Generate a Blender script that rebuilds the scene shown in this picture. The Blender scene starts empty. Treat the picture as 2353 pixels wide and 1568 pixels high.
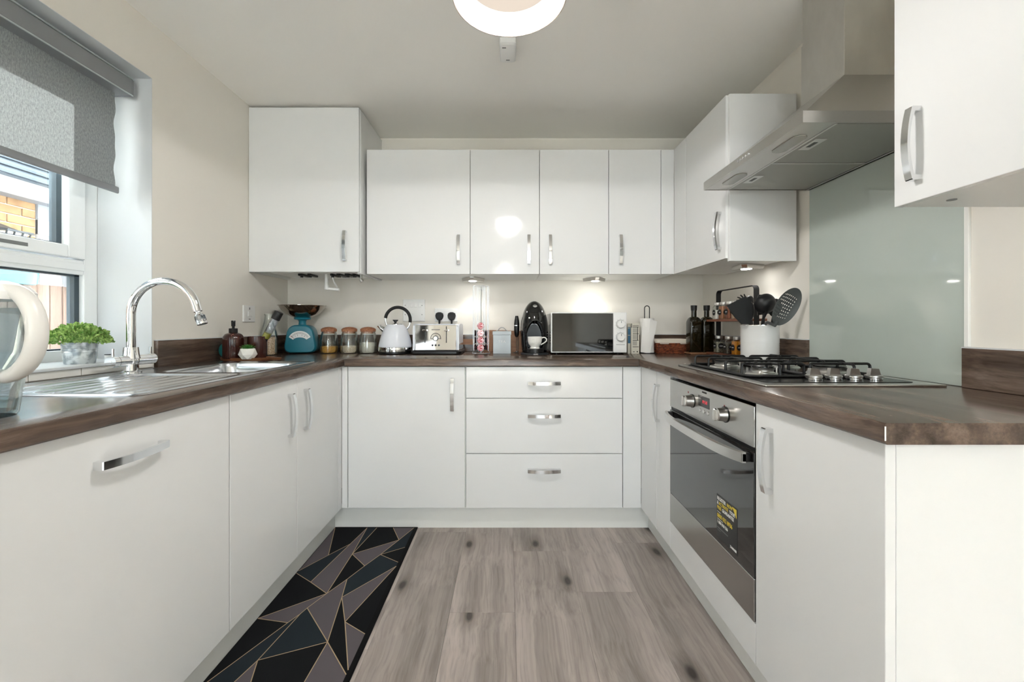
import bpy, bmesh, math, random
from mathutils import Vector, Matrix
random.seed(7)
PI = math.pi
SC = bpy.context.scene
COL = SC.collection

# ------------------------------------------------------------------ camera, sky, sun, daylight, exposure
CAM_Z = 1.0555
FPX = 955.0
cam_d = bpy.data.cameras.new('camera')
cam_d.sensor_width = 36.0
cam_d.lens = FPX / 2353.0 * 36.0
cam_d.shift_x = (1176.5 - 1167.0) / 2353.0
cam_d.shift_y = (747.0 - 784.0) / 2353.0
cam_d.clip_start = 0.02
cam = bpy.data.objects.new('camera', cam_d)
cam.location = (0, 0, CAM_Z)
cam.rotation_euler = (PI / 2, 0, 0)
COL.objects.link(cam)
SC.camera = cam

world = bpy.data.worlds.new('overcast_sky')
SC.world = world
world.use_nodes = True
bg = world.node_tree.nodes['Background']
bg.inputs[0].default_value = (0.86, 0.93, 1.0, 1)
bg.inputs[1].default_value = 1.9

sun_d = bpy.data.lights.new('sun', 'SUN')
sun_d.energy = 26.0
sun_d.angle = math.radians(0.8)
sun_d.color = (1.0, 0.975, 0.94)
sun = bpy.data.objects.new('sun', sun_d)
sun.rotation_euler = Vector((1.0, -0.42, -0.62)).to_track_quat('-Z', 'Y').to_euler()
COL.objects.link(sun)

def area(name, loc, d, sx, sy, power, color):
    L = bpy.data.lights.new(name, 'AREA')
    L.shape = 'RECTANGLE'; L.size = sx; L.size_y = sy
    L.energy = power; L.color = color
    o = bpy.data.objects.new(name, L)
    o.location = loc
    o.rotation_euler = Vector(d).to_track_quat('-Z', 'Z').to_euler()
    COL.objects.link(o)
    return o
# daylight coming in through the garden doors behind the camera
area('garden_door_daylight', (-0.08, -3.62, 1.08), (0, 1, 0.18), 1.7, 2.0, 3, (0.95, 0.98, 1.0))

SC.cycles.transparent_max_bounces = 20
SC.cycles.use_light_tree = False; SC.cycles.max_bounces = 8; SC.cycles.diffuse_bounces = 6; SC.cycles.glossy_bounces = 4; SC.cycles.transmission_bounces = 4
SC.view_settings.view_transform = 'Standard'
SC.view_settings.look = 'None'
SC.view_settings.gamma = 1.0
SC.view_settings.use_curve_mapping = False
SC.view_settings.exposure = 2.26

# ------------------------------------------------------------------ helpers
def lin(v):
    v /= 255.0
    return v / 12.92 if v <= 0.04045 else ((v + 0.055) / 1.055) ** 2.4
def c(r, g, b):
    return (lin(r), lin(g), lin(b), 1.0)

MATS = {}
def pm(name, col, rough=0.5, metal=0.0, coat=0.0, spec=0.5, trans=0.0, emit=None, estr=0.0, sss=0.0, bump=0.0, bscale=200, ior=1.45, aniso=None):
    m = bpy.data.materials.new(name); m.use_nodes = True
    nt = m.node_tree; p = nt.nodes['Principled BSDF']
    p.inputs['Base Color'].default_value = col
    p.inputs['Roughness'].default_value = rough
    p.inputs['Metallic'].default_value = metal
    p.inputs['Coat Weight'].default_value = coat
    p.inputs['Coat Roughness'].default_value = 0.03
    p.inputs['Specular IOR Level'].default_value = spec
    p.inputs['Transmission Weight'].default_value = trans
    p.inputs['IOR'].default_value = ior
    if emit:
        p.inputs['Emission Color'].default_value = emit
        p.inputs['Emission Strength'].default_value = estr
    if bump:
        tc = nt.nodes.new('ShaderNodeTexCoord')
        n = nt.nodes.new('ShaderNodeTexNoise'); n.inputs['Scale'].default_value = bscale; n.inputs['Detail'].default_value = 3
        b = nt.nodes.new('ShaderNodeBump'); b.inputs['Strength'].default_value = bump; b.inputs['Distance'].default_value = 0.002
        nt.links.new(tc.outputs['Object'], n.inputs['Vector'])
        nt.links.new(n.outputs['Fac'], b.inputs['Height'])
        nt.links.new(b.outputs['Normal'], p.inputs['Normal'])
    MATS[name] = m
    return m

def noise_col(m, c1, c2, scale=(1, 1, 1), nscale=5.0, detail=6, rough=0.6, lo=0.35, hi=0.65, bump=0.0, dist=0.0, rnd=False):
    """drive a principled material's base colour with a stretched noise; returns the ramp output socket"""
    nt = m.node_tree; p = nt.nodes['Principled BSDF']
    tc = nt.nodes.new('ShaderNodeTexCoord')
    mp = nt.nodes.new('ShaderNodeMapping'); mp.inputs['Scale'].default_value = scale
    nt.links.new(tc.outputs['Object'], mp.inputs['Vector'])
    if rnd:
        oi = nt.nodes.new('ShaderNodeObjectInfo')
        mu = nt.nodes.new('ShaderNodeMath'); mu.operation = 'MULTIPLY'; mu.inputs[1].default_value = 37.0
        cx = nt.nodes.new('ShaderNodeCombineXYZ')
        nt.links.new(oi.outputs['Random'], mu.inputs[0])
        for i in range(3): nt.links.new(mu.outputs[0], cx.inputs[i])
        nt.links.new(cx.outputs[0], mp.inputs['Location'])
    n = nt.nodes.new('ShaderNodeTexNoise'); n.inputs['Scale'].default_value = nscale
    n.inputs['Detail'].default_value = detail; n.inputs['Roughness'].default_value = rough; n.inputs['Distortion'].default_value = dist
    r = nt.nodes.new('ShaderNodeValToRGB')
    r.color_ramp.elements[0].position = lo; r.color_ramp.elements[0].color = c1
    r.color_ramp.elements[1].position = hi; r.color_ramp.elements[1].color = c2
    nt.links.new(mp.outputs[0], n.inputs['Vector']); nt.links.new(n.outputs['Fac'], r.inputs['Fac'])
    nt.links.new(r.outputs['Color'], p.inputs['Base Color'])
    if bump:
        b = nt.nodes.new('ShaderNodeBump'); b.inputs['Strength'].default_value = bump; b.inputs['Distance'].default_value = 0.001
        nt.links.new(n.outputs['Fac'], b.inputs['Height']); nt.links.new(b.outputs['Normal'], p.inputs['Normal'])
    return r, mp

def wood(name, dark, mid, light, axis, rough=0.4, knots=0.0, gscale=26.0, rnd=False, coat=0.0, fine=True):
    m = pm(name, mid, rough, coat=coat)
    nt = m.node_tree; p = nt.nodes['Principled BSDF']; N = nt.nodes.new; LK = nt.links.new
    tc = N('ShaderNodeTexCoord'); mp = N('ShaderNodeMapping')
    s = [1.0, 1.0, 1.0]; s[axis] = 0.07
    mp.inputs['Scale'].default_value = s
    vec = tc.outputs['Object']
    if rnd:
        oi = N('ShaderNodeObjectInfo'); mu = N('ShaderNodeMath'); mu.operation = 'MULTIPLY'; mu.inputs[1].default_value = 53.0
        cx = N('ShaderNodeCombineXYZ'); LK(oi.outputs['Random'], mu.inputs[0])
        for i in range(3): LK(mu.outputs[0], cx.inputs[i])
        ad = N('ShaderNodeVectorMath'); ad.operation = 'ADD'
        LK(vec, ad.inputs[0]); LK(cx.outputs[0], ad.inputs[1]); vec = ad.outputs[0]
    LK(vec, mp.inputs['Vector'])
    # slow warp so that the grain wanders
    wn = N('ShaderNodeTexNoise'); wn.inputs['Scale'].default_value = 3.0; wn.inputs['Detail'].default_value = 2
    LK(vec, wn.inputs['Vector'])
    wm = N('ShaderNodeVectorMath'); wm.operation = 'SCALE'; wm.inputs['Scale'].default_value = 0.05
    LK(wn.outputs['Color'], wm.inputs[0])
    wa = N('ShaderNodeVectorMath'); wa.operation = 'ADD'
    LK(mp.outputs[0], wa.inputs[0]); LK(wm.outputs[0], wa.inputs[1])
    n1 = N('ShaderNodeTexNoise'); n1.inputs['Scale'].default_value = gscale; n1.inputs['Detail'].default_value = 8; n1.inputs['Roughness'].default_value = 0.65
    LK(wa.outputs[0], n1.inputs['Vector'])
    r1 = N('ShaderNodeValToRGB'); e = r1.color_ramp.elements
    e[0].position = 0.28; e[0].color = dark; e[1].position = 0.72; e[1].color = light
    me = r1.color_ramp.elements.new(0.5); me.color = mid
    LK(n1.outputs['Fac'], r1.inputs['Fac'])
    outc = r1.outputs['Color']
    # fine pores
    n2 = N('ShaderNodeTexNoise'); n2.inputs['Scale'].default_value = gscale * 9; n2.inputs['Detail'].default_value = 3
    LK(wa.outputs[0], n2.inputs['Vector'])
    r2 = N('ShaderNodeValToRGB'); r2.color_ramp.elements[0].position = 0.3; r2.color_ramp.elements[0].color = (0.72, 0.72, 0.72, 1)
    r2.color_ramp.elements[1].position = 0.55; r2.color_ramp.elements[1].color = (1, 1, 1, 1)
    LK(n2.outputs['Fac'], r2.inputs['Fac'])
    mx = N('ShaderNodeMix'); mx.data_type = 'RGBA'; mx.blend_type = 'MULTIPLY'; mx.inputs[0].default_value = 0.8
    LK(outc, mx.inputs[6]); LK(r2.outputs['Color'], mx.inputs[7]); outc = mx.outputs[2]
    if knots:
        s2 = [1.0, 1.0, 1.0]; s2[axis] = 0.45
        m2 = N('ShaderNodeMapping'); m2.inputs['Scale'].default_value = s2; LK(vec, m2.inputs['Vector'])
        a2 = N('ShaderNodeVectorMath'); a2.operation = 'ADD'; LK(m2.outputs[0], a2.inputs[0]); LK(wm.outputs[0], a2.inputs[1])
        v = N('ShaderNodeTexVoronoi'); v.voronoi_dimensions = '2D' if axis == 1 else '3D'; v.inputs['Scale'].default_value = 4.2; v.inputs['Randomness'].default_value = 1.0
        LK(a2.outputs[0], v.inputs['Vector'])
        r3 = N('ShaderNodeValToRGB'); q = r3.color_ramp.elements
        q[0].position = 0.035; q[0].color = (0.16, 0.145, 0.135, 1); q[1].position = knots; q[1].color = (1, 1, 1, 1)
        k = r3.color_ramp.elements.new(0.08); k.color = (0.66, 0.64, 0.62, 1)
        LK(v.outputs['Distance'], r3.inputs['Fac'])
        mk = N('ShaderNodeMix'); mk.data_type = 'RGBA'; mk.blend_type = 'MULTIPLY'
        sp3 = N('ShaderNodeSeparateColor'); LK(v.outputs['Color'], sp3.inputs[0])
        gt = N('ShaderNodeMath'); gt.operation = 'GREATER_THAN'; gt.inputs[1].default_value = 0.4; LK(sp3.outputs[0], gt.inputs[0]); LK(gt.outputs[0], mk.inputs[0])
        LK(outc, mk.inputs[6]); LK(r3.outputs['Color'], mk.inputs[7]); outc = mk.outputs[2]
    if rnd:
        hs = N('ShaderNodeHueSaturation'); mr = N('ShaderNodeMapRange')
        mr.inputs[3].default_value = 0.88; mr.inputs[4].default_value = 1.1
        LK(oi.outputs['Random'], mr.inputs[0]); LK(mr.outputs[0], hs.inputs['Value'])
        LK(outc, hs.inputs['Color']); outc = hs.outputs['Color']
    LK(outc, p.inputs['Base Color'])
    b = N('ShaderNodeBump'); b.inputs['Strength'].default_value = 0.12; b.inputs['Distance'].default_value = 0.001
    LK(n1.outputs['Fac'], b.inputs['Height']); LK(b.outputs['Normal'], p.inputs['Normal'])
    return m

def thin_glass(name, tint=(1, 1, 1, 1), refl=1.0, rough=0.0, base=0.03):
    """thin clear sheet: see-through with a Fresnel reflection"""
    m = bpy.data.materials.new(name); m.use_nodes = True
    nt = m.node_tree; nt.nodes.remove(nt.nodes['Principled BSDF']); out = nt.nodes['Material Output']
    t = nt.nodes.new('ShaderNodeBsdfTransparent'); t.inputs[0].default_value = tint
    g = nt.nodes.new('ShaderNodeBsdfGlossy'); g.inputs['Roughness'].default_value = rough; g.inputs[0].default_value = (refl, refl, refl, 1)
    lw = nt.nodes.new('ShaderNodeLayerWeight'); lw.inputs[0].default_value = 0.25
    mr = nt.nodes.new('ShaderNodeMapRange'); mr.inputs[3].default_value = base; mr.inputs[4].default_value = 0.7
    mx = nt.nodes.new('ShaderNodeMixShader')
    nt.links.new(lw.outputs['Fresnel'], mr.inputs[0]); nt.links.new(mr.outputs[0], mx.inputs[0])
    nt.links.new(t.outputs[0], mx.inputs[1]); nt.links.new(g.outputs[0], mx.inputs[2])
    nt.links.new(mx.outputs[0], out.inputs['Surface'])
    MATS[name] = m
    return m

class B:
    def __init__(s):
        s.bm = bmesh.new(); s.mi = 0; s.fl = s.bm.faces.layers.int.new('flat'); s.flat = 0
    def add(s, vs, fs):
        v = [s.bm.verts.new(p) for p in vs]
        for f in fs:
            try:
                q = s.bm.faces.new([v[i] for i in f]); q.material_index = s.mi; q[s.fl] = s.flat
            except ValueError:
                pass
        return s
    def merge(s, t):
        t.verts.index_update()
        return s.add([v.co.copy() for v in t.verts], [[v.index for v in f.verts] for f in t.faces])
    def box(s, x0, x1, y0, y1, z0, z1, bev=0.0, seg=1):
        x0, x1 = min(x0, x1), max(x0, x1); y0, y1 = min(y0, y1), max(y0, y1); z0, z1 = min(z0, z1), max(z0, z1)
        vs = [(x, y, z) for z in (z0, z1) for y in (y0, y1) for x in (x0, x1)]
        fs = [(0, 2, 3, 1), (4, 5, 7, 6), (0, 1, 5, 4), (2, 6, 7, 3), (0, 4, 6, 2), (1, 3, 7, 5)]
        if not bev:
            return s.add(vs, fs)
        s.flat = 1; t = bmesh.new(); v = [t.verts.new(p) for p in vs]
        for f in fs: t.faces.new([v[i] for i in f])
        bmesh.ops.bevel(t, geom=t.edges[:], offset=bev, segments=seg, affect='EDGES', profile=0.5)
        s.merge(t); s.flat = 0; t.free(); return s
    def loft(s, rings, cap0=True, cap1=True, closed=True):
        n = len(rings[0]); vs = [p for r in rings for p in r]; fs = []
        for i in range(len(rings) - 1):
            for j in range(n if closed else n - 1):
                k = (j + 1) % n
                fs.append((i * n + j, i * n + k, (i + 1) * n + k, (i + 1) * n + j))
        if cap0: fs.append(tuple(range(n - 1, -1, -1)))
        if cap1: fs.append(tuple((len(rings) - 1) * n + j for j in range(n)))
        return s.add(vs, fs)
    def lathe(s, prof, seg=32, at=(0, 0, 0), ax='z', sx=1.0, sy=1.0, closed=False, rib=None):
        rings = []
        for r, z in prof:
            ring = []
            for j in range(seg):
                a = 2 * PI * j / seg
                rr = max(r, 1e-5)
                if rib: rr *= 1 + rib[1] * (0.5 + 0.5 * math.cos(a * rib[0]))
                x, y = rr * math.cos(a) * sx, rr * math.sin(a) * sy
                p = {'z': (x, y, z), 'x': (z, x, y), 'y': (y, z, x)}[ax]
                ring.append((p[0] + at[0], p[1] + at[1], p[2] + at[2]))
            rings.append(ring)
        if closed:
            rings.append(rings[0])
            return s.loft(rings, False, False)
        return s.loft(rings, prof[0][0] > 1e-6, prof[-1][0] > 1e-6)
    def cyl(s, p0, p1, r0, r1=None, seg=20):
        r1 = r0 if r1 is None else r1
        return s.tube([p0, p1], [r0, r1], seg)
    def tube(s, path, r, seg=10, closed=False, flat=None):
        P = [Vector(p) for p in path]; n = len(P)
        R = r if isinstance(r, (list, tuple)) else [r] * n
        rings = []; up = None
        for i in range(n):
            if closed: t = P[(i + 1) % n] - P[i - 1]
            else: t = P[min(i + 1, n - 1)] - P[max(i - 1, 0)]
            t.normalize()
            if up is None:
                a = Vector((0, 0, 1)) if abs(t.z) < 0.9 else Vector((1, 0, 0))
                up = (a - t * a.dot(t)).normalized()
            else:
                up = up - t * up.dot(t)
                up = up.normalized() if up.length > 1e-6 else t.orthogonal().normalized()
            sd = t.cross(up)
            ring = []
            for j in range(seg):
                a = 2 * PI * j / seg
                f = flat if flat else 1.0
                ring.append(P[i] + (up * math.cos(a) * f + sd * math.sin(a)) * R[i])
            rings.append(ring)
        if closed:
            rings.append(rings[0]); return s.loft(rings, False, False)
        return s.loft(rings)
    def strap(s, path, wv, t):
        """flat bar of width vector wv and thickness t along a path"""
        P = [Vector(p) for p in path]; wv = Vector(wv); n = len(P); rings = []
        for i in range(n):
            d = (P[min(i + 1, n - 1)] - P[max(i - 1, 0)]).normalized()
            nn = d.cross(wv).normalized() * t / 2
            h = wv / 2
            rings.append([P[i] + h + nn, P[i] - h + nn, P[i] - h - nn, P[i] + h - nn])
        return s.loft(rings)
    def prism(s, poly, ax, a, b):
        def m(p, q):
            return {'x': (q, p[0], p[1]), 'y': (p[0], q, p[1]), 'z': (p[0], p[1], q)}[ax]
        return s.loft([[m(p, a) for p in poly], [m(p, b) for p in poly]])
    def ball(s, ce, rx, ry=None, rz=None, seg=20, rings=10):
        ry = ry or rx; rz = rz or rx
        prof = []
        for i in range(rings + 1):
            a = -PI / 2 + PI * i / rings
            prof.append((math.cos(a), math.sin(a)))
        R = []
        for r, z in prof:
            R.append([(ce[0] + max(r, 1e-4) * rx * math.cos(2 * PI * j / seg), ce[1] + max(r, 1e-4) * ry * math.sin(2 * PI * j / seg), ce[2] + z * rz) for j in range(seg)])
        return s.loft(R)
    def xf(s, M):
        bmesh.ops.transform(s.bm, matrix=M, verts=s.bm.verts[:]); return s
    def mesh(s, name, mats, sharp=35.0, norm=True):
        bm = s.bm
        bmesh.ops.remove_doubles(bm, verts=bm.verts[:], dist=1e-6)
        if norm: bmesh.ops.recalc_face_normals(bm, faces=bm.faces[:])
        th = math.radians(sharp)
        for f in bm.faces: f.smooth = not f[s.fl]
        for e in bm.edges:
            if len(e.link_faces) == 2 and e.calc_face_angle(0) > th: e.smooth = False
        bm.faces.layers.int.remove(s.fl); me = bpy.data.meshes.new(name); bm.to_mesh(me); bm.free()
        for m in (mats if isinstance(mats, (list, tuple)) else [mats]):
            me.materials.append(MATS[m])
        return me
    def obj(s, name, mats, parent=None, world=False, sharp=35.0, norm=True):
        if world and parent is not None:
            L = wloc(parent)
            s.xf(Matrix.Translation((-L.x, -L.y, -L.z)))
        return link(name, s.mesh(name, mats, sharp, norm), parent)

def wloc(o):
    L = Vector((0, 0, 0))
    while o is not None:
        L += o.location; o = o.parent
    return L
def link(name, me, parent=None):
    o = bpy.data.objects.new(name, me); COL.objects.link(o)
    if parent is not None: o.parent = parent
    return o
def tag(o, label=None, cat=None, group=None, kind=None):
    if label: o['label'] = label
    if cat: o['category'] = cat
    if group: o['group'] = group
    if kind: o['kind'] = kind
    return o
def thing(name, label, cat, loc=(0, 0, 0), rz=0.0, group=None):
    o = bpy.data.objects.new(name, None); o.empty_display_size = 0.02
    COL.objects.link(o); o.location = loc; o.rotation_euler = (0, 0, rz)
    return tag(o, label, cat, group)
def struct(o):
    o['kind'] = 'structure'; return o
def rr(w, d, r, n=5, cx=0.0, cy=0.0):
    """rounded rectangle, counter-clockwise"""
    pts = []
    r = min(r, w / 2 - 1e-4, d / 2 - 1e-4)
    for qx, qy, a0 in ((1, 1, 0), (-1, 1, 90), (-1, -1, 180), (1, -1, 270)):
        for i in range(n + 1):
            a = math.radians(a0 + 90.0 * i / n)
            pts.append((cx + qx * (w / 2 - r) + r * math.cos(a), cy + qy * (d / 2 - r) + r * math.sin(a)))
    return pts
def ring3(pts, z):
    return [(p[0], p[1], z) for p in pts]
def arc(cx, cy, r, a0, a1, n):
    return [(cx + r * math.cos(math.radians(a0 + (a1 - a0) * i / n)), cy + r * math.sin(math.radians(a0 + (a1 - a0) * i / n))) for i in range(n + 1)]
FACE = {'-y': Matrix(((1, 0, 0), (0, 0, -1), (0, 1, 0))), '-x': Matrix(((0, 0, -1), (-1, 0, 0), (0, 1, 0))),
        '+x': Matrix(((0, 0, 1), (1, 0, 0), (0, 1, 0))), '+z': Matrix(((1, 0, 0), (0, 1, 0), (0, 0, 1)))}
def text(body, size, mat, parent, loc, face, align='CENTER', name='lettering', ext=0.0003, sx=1.0, space=1.0):
    cu = bpy.data.curves.new('t', 'FONT'); cu.body = body; cu.size = size; cu.align_x = align; cu.align_y = 'CENTER'
    cu.extrude = ext; cu.resolution_u = 2; cu.space_character = space
    o = bpy.data.objects.new('t', cu); COL.objects.link(o)
    dg = bpy.context.evaluated_depsgraph_get()
    me = bpy.data.meshes.new_from_object(o.evaluated_get(dg))
    bpy.data.objects.remove(o); bpy.data.curves.remove(cu)
    me.transform(Matrix.Diagonal((sx, 1, 1, 1)))
    me.transform(FACE[face].to_4x4())
    me.materials.clear(); me.materials.append(MATS[mat])
    me.name = name
    q = link(name, me, parent); q.location = loc
    return q

# ------------------------------------------------------------------ materials
pm('wall_paint', c(231, 227, 219), 0.75, spec=0.3, bump=0.06, bscale=350)
pm('ceiling_paint', c(244, 242, 237), 0.85, spec=0.2, bump=0.05, bscale=300)
pm('white_paint', c(206, 209, 211), 0.5, spec=0.4)
pm('upvc', c(238, 241, 242), 0.22)
pm('gasket', c(28, 33, 38), 0.5)
pm('spacer', c(64, 76, 84), 0.45, 0.2)
thin_glass('pane_glass', (0.97, 0.99, 0.98, 1))
pm('gloss_white', c(226, 227, 227), 0.1, spec=0.45)
pm('carcass_white', c(228, 229, 226), 0.35)
pm('plinth_white', c(228, 229, 226), 0.22)
pm('gap_dark', c(40, 38, 36), 0.8); pm('underlay', c(112, 102, 94), 0.9)
pm('chrome', (0.86, 0.87, 0.88, 1), 0.05, 1.0)
pm('chrome_wire', (0.5, 0.51, 0.52, 1), 0.3, 1.0)
pm('handle_metal', (0.78, 0.79, 0.8, 1), 0.1, 1.0)
m = pm('steel', (0.52, 0.505, 0.48, 1), 0.3, 1.0)
m = pm('sink_steel', (0.62, 0.64, 0.66, 1), 0.2, 1.0)
pm('steel_light', (0.62, 0.61, 0.59, 1), 0.28, 1.0)
pm('filter_mesh', (0.42, 0.41, 0.38, 1), 0.45, 0.9, bump=0.5, bscale=900)
pm('black_plastic', c(20, 20, 21), 0.35)
pm('black_gloss', c(10, 10, 11), 0.08, coat=0.5)
pm('black_matt', c(24, 24, 25), 0.6)
pm('black_enamel', c(12, 12, 13), 0.22)
pm('cast_iron', c(18, 18, 19), 0.42)
pm('white_plastic', c(238, 238, 236), 0.3)
pm('white_ceramic', c(240, 238, 232), 0.2, coat=0.3)
pm('grey_plastic', c(120, 122, 122), 0.4)
pm('oven_glass', c(26, 25, 24), 0.04, coat=0.6, spec=0.8)
pm('mw_glass', c(14, 15, 16), 0.04, coat=0.5, spec=0.7)
pm('display_glass', c(58, 56, 56), 0.1)
pm('led_red', c(190, 60, 70), 0.4, emit=c(200, 50, 60), estr=0.15)
pm('red_mark', c(120, 30, 38), 0.5)
pm('print_white', c(238, 238, 236), 0.5)
pm('print_yellow', c(226, 200, 70), 0.5)
pm('print_grey', c(110, 110, 112), 0.5)
pm('print_dark', c(64, 62, 58), 0.5)
pm('sticker_black', c(38, 38, 39), 0.35)
pm('splash_glass', c(183, 193, 186), 0.06, coat=0.6)
pm('trim_white', c(240, 240, 236), 0.3)
wood('worktop_x', c(46, 35, 29), c(88, 72, 62), c(126, 107, 94), 0, 0.19, gscale=24)
wood('worktop_y', c(46, 35, 29), c(88, 72, 62), c(126, 107, 94), 1, 0.19, gscale=24)
wood('oak_floor', c(126, 116, 111), c(166, 155, 149), c(190, 178, 172), 1, 0.42, knots=0.2, gscale=13, rnd=True)
wood('board_wood', c(128, 88, 60), c(150, 108, 78), c(168, 126, 94), 0, 0.5, gscale=20)
wood('tray_wood', c(84, 50, 30), c(122, 78, 50), c(150, 102, 70), 0, 0.5, gscale=22)
wood('rack_wood', c(96, 54, 36), c(124, 74, 52), c(146, 92, 66), 1, 0.5, gscale=22)
wood('fence_wood', c(92, 72, 61), c(118, 98, 86), c(136, 118, 107), 2, 0.8, gscale=14, knots=0.1, rnd=True)
# more materials
pm('kettle_white', c(226, 229, 236), 0.35)
pm('dark_slate', c(42, 47, 51), 0.4)
thin_glass('smoke_plastic', (0.35, 0.36, 0.37, 1), 0.9, 0.05, base=0.06)
pm('lens', c(150, 148, 138), 0.15, coat=0.4)
m = pm('hood_steel', (0.5, 0.485, 0.455, 1), 0.3, 1.0)
noise_col(m, (0.58, 0.565, 0.535, 1), (0.66, 0.645, 0.61, 1), (4, 4, 2), 1.5, 4, 0.6, 0.35, 0.6)
pm('teal_enamel', c(24, 112, 132), 0.3, coat=0.1)
pm('scale_face', c(232, 236, 236), 0.4)
pm('bowl_steel', (0.42, 0.37, 0.32, 1), 0.08, 1.0)
thin_glass('jar_glass', (0.96, 0.98, 0.97, 1), 1.0, 0.0, base=0.05)
thin_glass('clear_plastic', (0.94, 0.975, 0.985, 1), 0.9, 0.05, base=0.06)
thin_glass('water', (0.80, 0.90, 0.94, 1), 0.9, 0.0, base=0.05)
m = pm('cork', c(160, 108, 76), 0.8); noise_col(m, c(140, 90, 62), c(172, 120, 88), (1, 1, 1), 130, 3, 0.6, 0.4, 0.6)
m = pm('amber_glass', c(60, 28, 22), 0.1, coat=0.6)
m = pm('lentils', c(206, 150, 58), 0.7); noise_col(m, c(176, 118, 38), c(226, 176, 84), (1, 1, 1), 260, 2, 0.5, 0.35, 0.6, bump=0.6)
m = pm('oats', c(205, 172, 140), 0.8); noise_col(m, c(140, 100, 72), c(226, 198, 168), (1, 1, 1), 240, 3, 0.6, 0.38, 0.55, bump=0.6)
m = pm('rice', c(214, 196, 172), 0.75); noise_col(m, c(186, 160, 130), c(228, 214, 196), (1, 1, 1), 280, 2, 0.5, 0.35, 0.55, bump=0.5)
m = pm('sugar', c(206, 198, 186), 0.8); noise_col(m, c(190, 180, 166), c(218, 212, 202), (1, 1, 1), 300, 2, 0.5, 0.35, 0.6, bump=0.3)
pm('succulent', c(62, 124, 48), 0.5)
pm('leaf_green', c(104, 160, 74), 0.55)
m = MATS['leaf_green']; noise_col(m, c(96, 142, 58), c(184, 212, 128), (1, 1, 1), 60, 2, 0.5, 0.35, 0.65)
m = pm('galvanised', c(176, 184, 188), 0.35, 0.75); noise_col(m, c(150, 158, 164), c(214, 220, 222), (1, 1, 1), 45, 3, 0.5, 0.4, 0.6)
pm('sponge_teal', c(22, 104, 104), 0.8)
pm('yellow_soap', c(196, 190, 60), 0.3)
thin_glass('brush_tube', (0.80, 0.82, 0.86, 1), 0.8, 0.05, base=0.12)
pm('tin_grey', c(176, 184, 188), 0.35, coat=0.2)
m = pm('pod_red', c(180, 38, 48), 0.35, 0.2); noise_col(m, c(160, 22, 34), c(232, 196, 198), (1, 1, 1), 150, 2, 0.5, 0.44, 0.62)
m = pm('pod_pink', c(206, 120, 124), 0.35, 0.2); noise_col(m, c(176, 60, 68), c(236, 216, 216), (1, 1, 1), 150, 2, 0.5, 0.36, 0.56)
pm('pod_dark', c(40, 24, 26), 0.4)
pm('paper', c(238, 236, 232), 0.9, bump=0.2, bscale=400)
m = pm('wicker', c(120, 56, 30), 0.6); noise_col(m, c(84, 34, 18), c(152, 80, 46), (1, 1, 1), 90, 2, 0.5, 0.35, 0.65)
pm('linen', c(224, 214, 200), 0.9)
pm('bottle_glass', c(26, 22, 8), 0.06, coat=0.6)
thin_glass('bottle_neck', (0.36, 0.30, 0.08, 1), 1.0, 0.0, base=0.06)
pm('bottle_cap', c(22, 22, 22), 0.4)
pm('card_cream', c(214, 210, 196), 0.6)
pm('card_blue', c(62, 116, 150), 0.5)
pm('salt', c(236, 234, 230), 0.9)
pm('spice_brown', c(176, 120, 84), 0.9)
pm('spice_red', c(150, 84, 56), 0.9)
m = pm('herb_grey', c(120, 116, 98), 0.9); noise_col(m, c(84, 80, 64), c(160, 156, 138), (1, 1, 1), 260, 2, 0.5, 0.35, 0.6)
m = pm('pepper', c(52, 48, 42), 0.9); noise_col(m, c(24, 22, 20), c(96, 90, 78), (1, 1, 1), 260, 2, 0.5, 0.35, 0.6)
pm('turmeric', c(206, 134, 24), 0.9)
pm('lid_silver', (0.72, 0.71, 0.69, 1), 0.3, 1.0)
pm('label_black', c(28, 28, 28), 0.6)
pm('crock_white', c(236, 237, 236), 0.28, coat=0.2)
pm('utensil_black', c(26, 26, 27), 0.42)
pm('utensil_grey', c(84, 86, 86), 0.45)
pm('rug_black', c(19, 20, 22), 0.95, spec=0.2); pm('rug_navy', c(36, 43, 48), 0.95, spec=0.2); pm('rug_grey', c(94, 88, 92), 0.95, spec=0.2); pm('rug_gold', c(172, 148, 118), 0.7); pm('rug_edge', c(14, 14, 15), 0.95, spec=0.2)
pm('lamp_shade', c(236, 232, 226), 0.5)
pm('lamp_glow', c(255, 246, 232), 0.5, emit=(1.0, 0.95, 0.87, 1), estr=0.34)
pm('lamp_diffuser', c(30, 28, 26), 0.5, spec=0.1, emit=(1.0, 0.86, 0.72, 1), estr=0.17)
pm('led_white', c(255, 255, 255), 0.4, emit=(1.0, 0.98, 0.94, 1), estr=12.0)
pm('socket_white', c(232, 232, 230), 0.3)
pm('brick_buff', c(206, 152, 92), 0.9, spec=0.2); m = MATS['brick_buff']; noise_col(m, c(126, 96, 66), c(158, 126, 92), (1, 1, 1), 9, 4, 0.6, 0.35, 0.65, rnd=True)
pm('mortar', c(196, 180, 160), 0.95)
pm('fascia_white', c(182, 182, 182), 0.5)
pm('roof_tile', c(88, 96, 104), 0.8)
pm('garage_white', c(164, 162, 162), 0.6)
pm('ground_grey', c(150, 146, 138), 0.9); pm('patio_stone', c(222, 218, 210), 0.85); noise_col(MATS['patio_stone'], c(214, 209, 200), c(230, 227, 220), (1, 1, 1), 3.0, 5, 0.6, 0.3, 0.7)
pm('planter_turquoise', c(62, 126, 142), 0.3, coat=0.3)
pm('planter_grey', c(134, 138, 146), 0.6)
thin_glass('lantern_glass', (0.95, 0.96, 0.97, 1), 1, 0.1, base=0.2)
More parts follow.
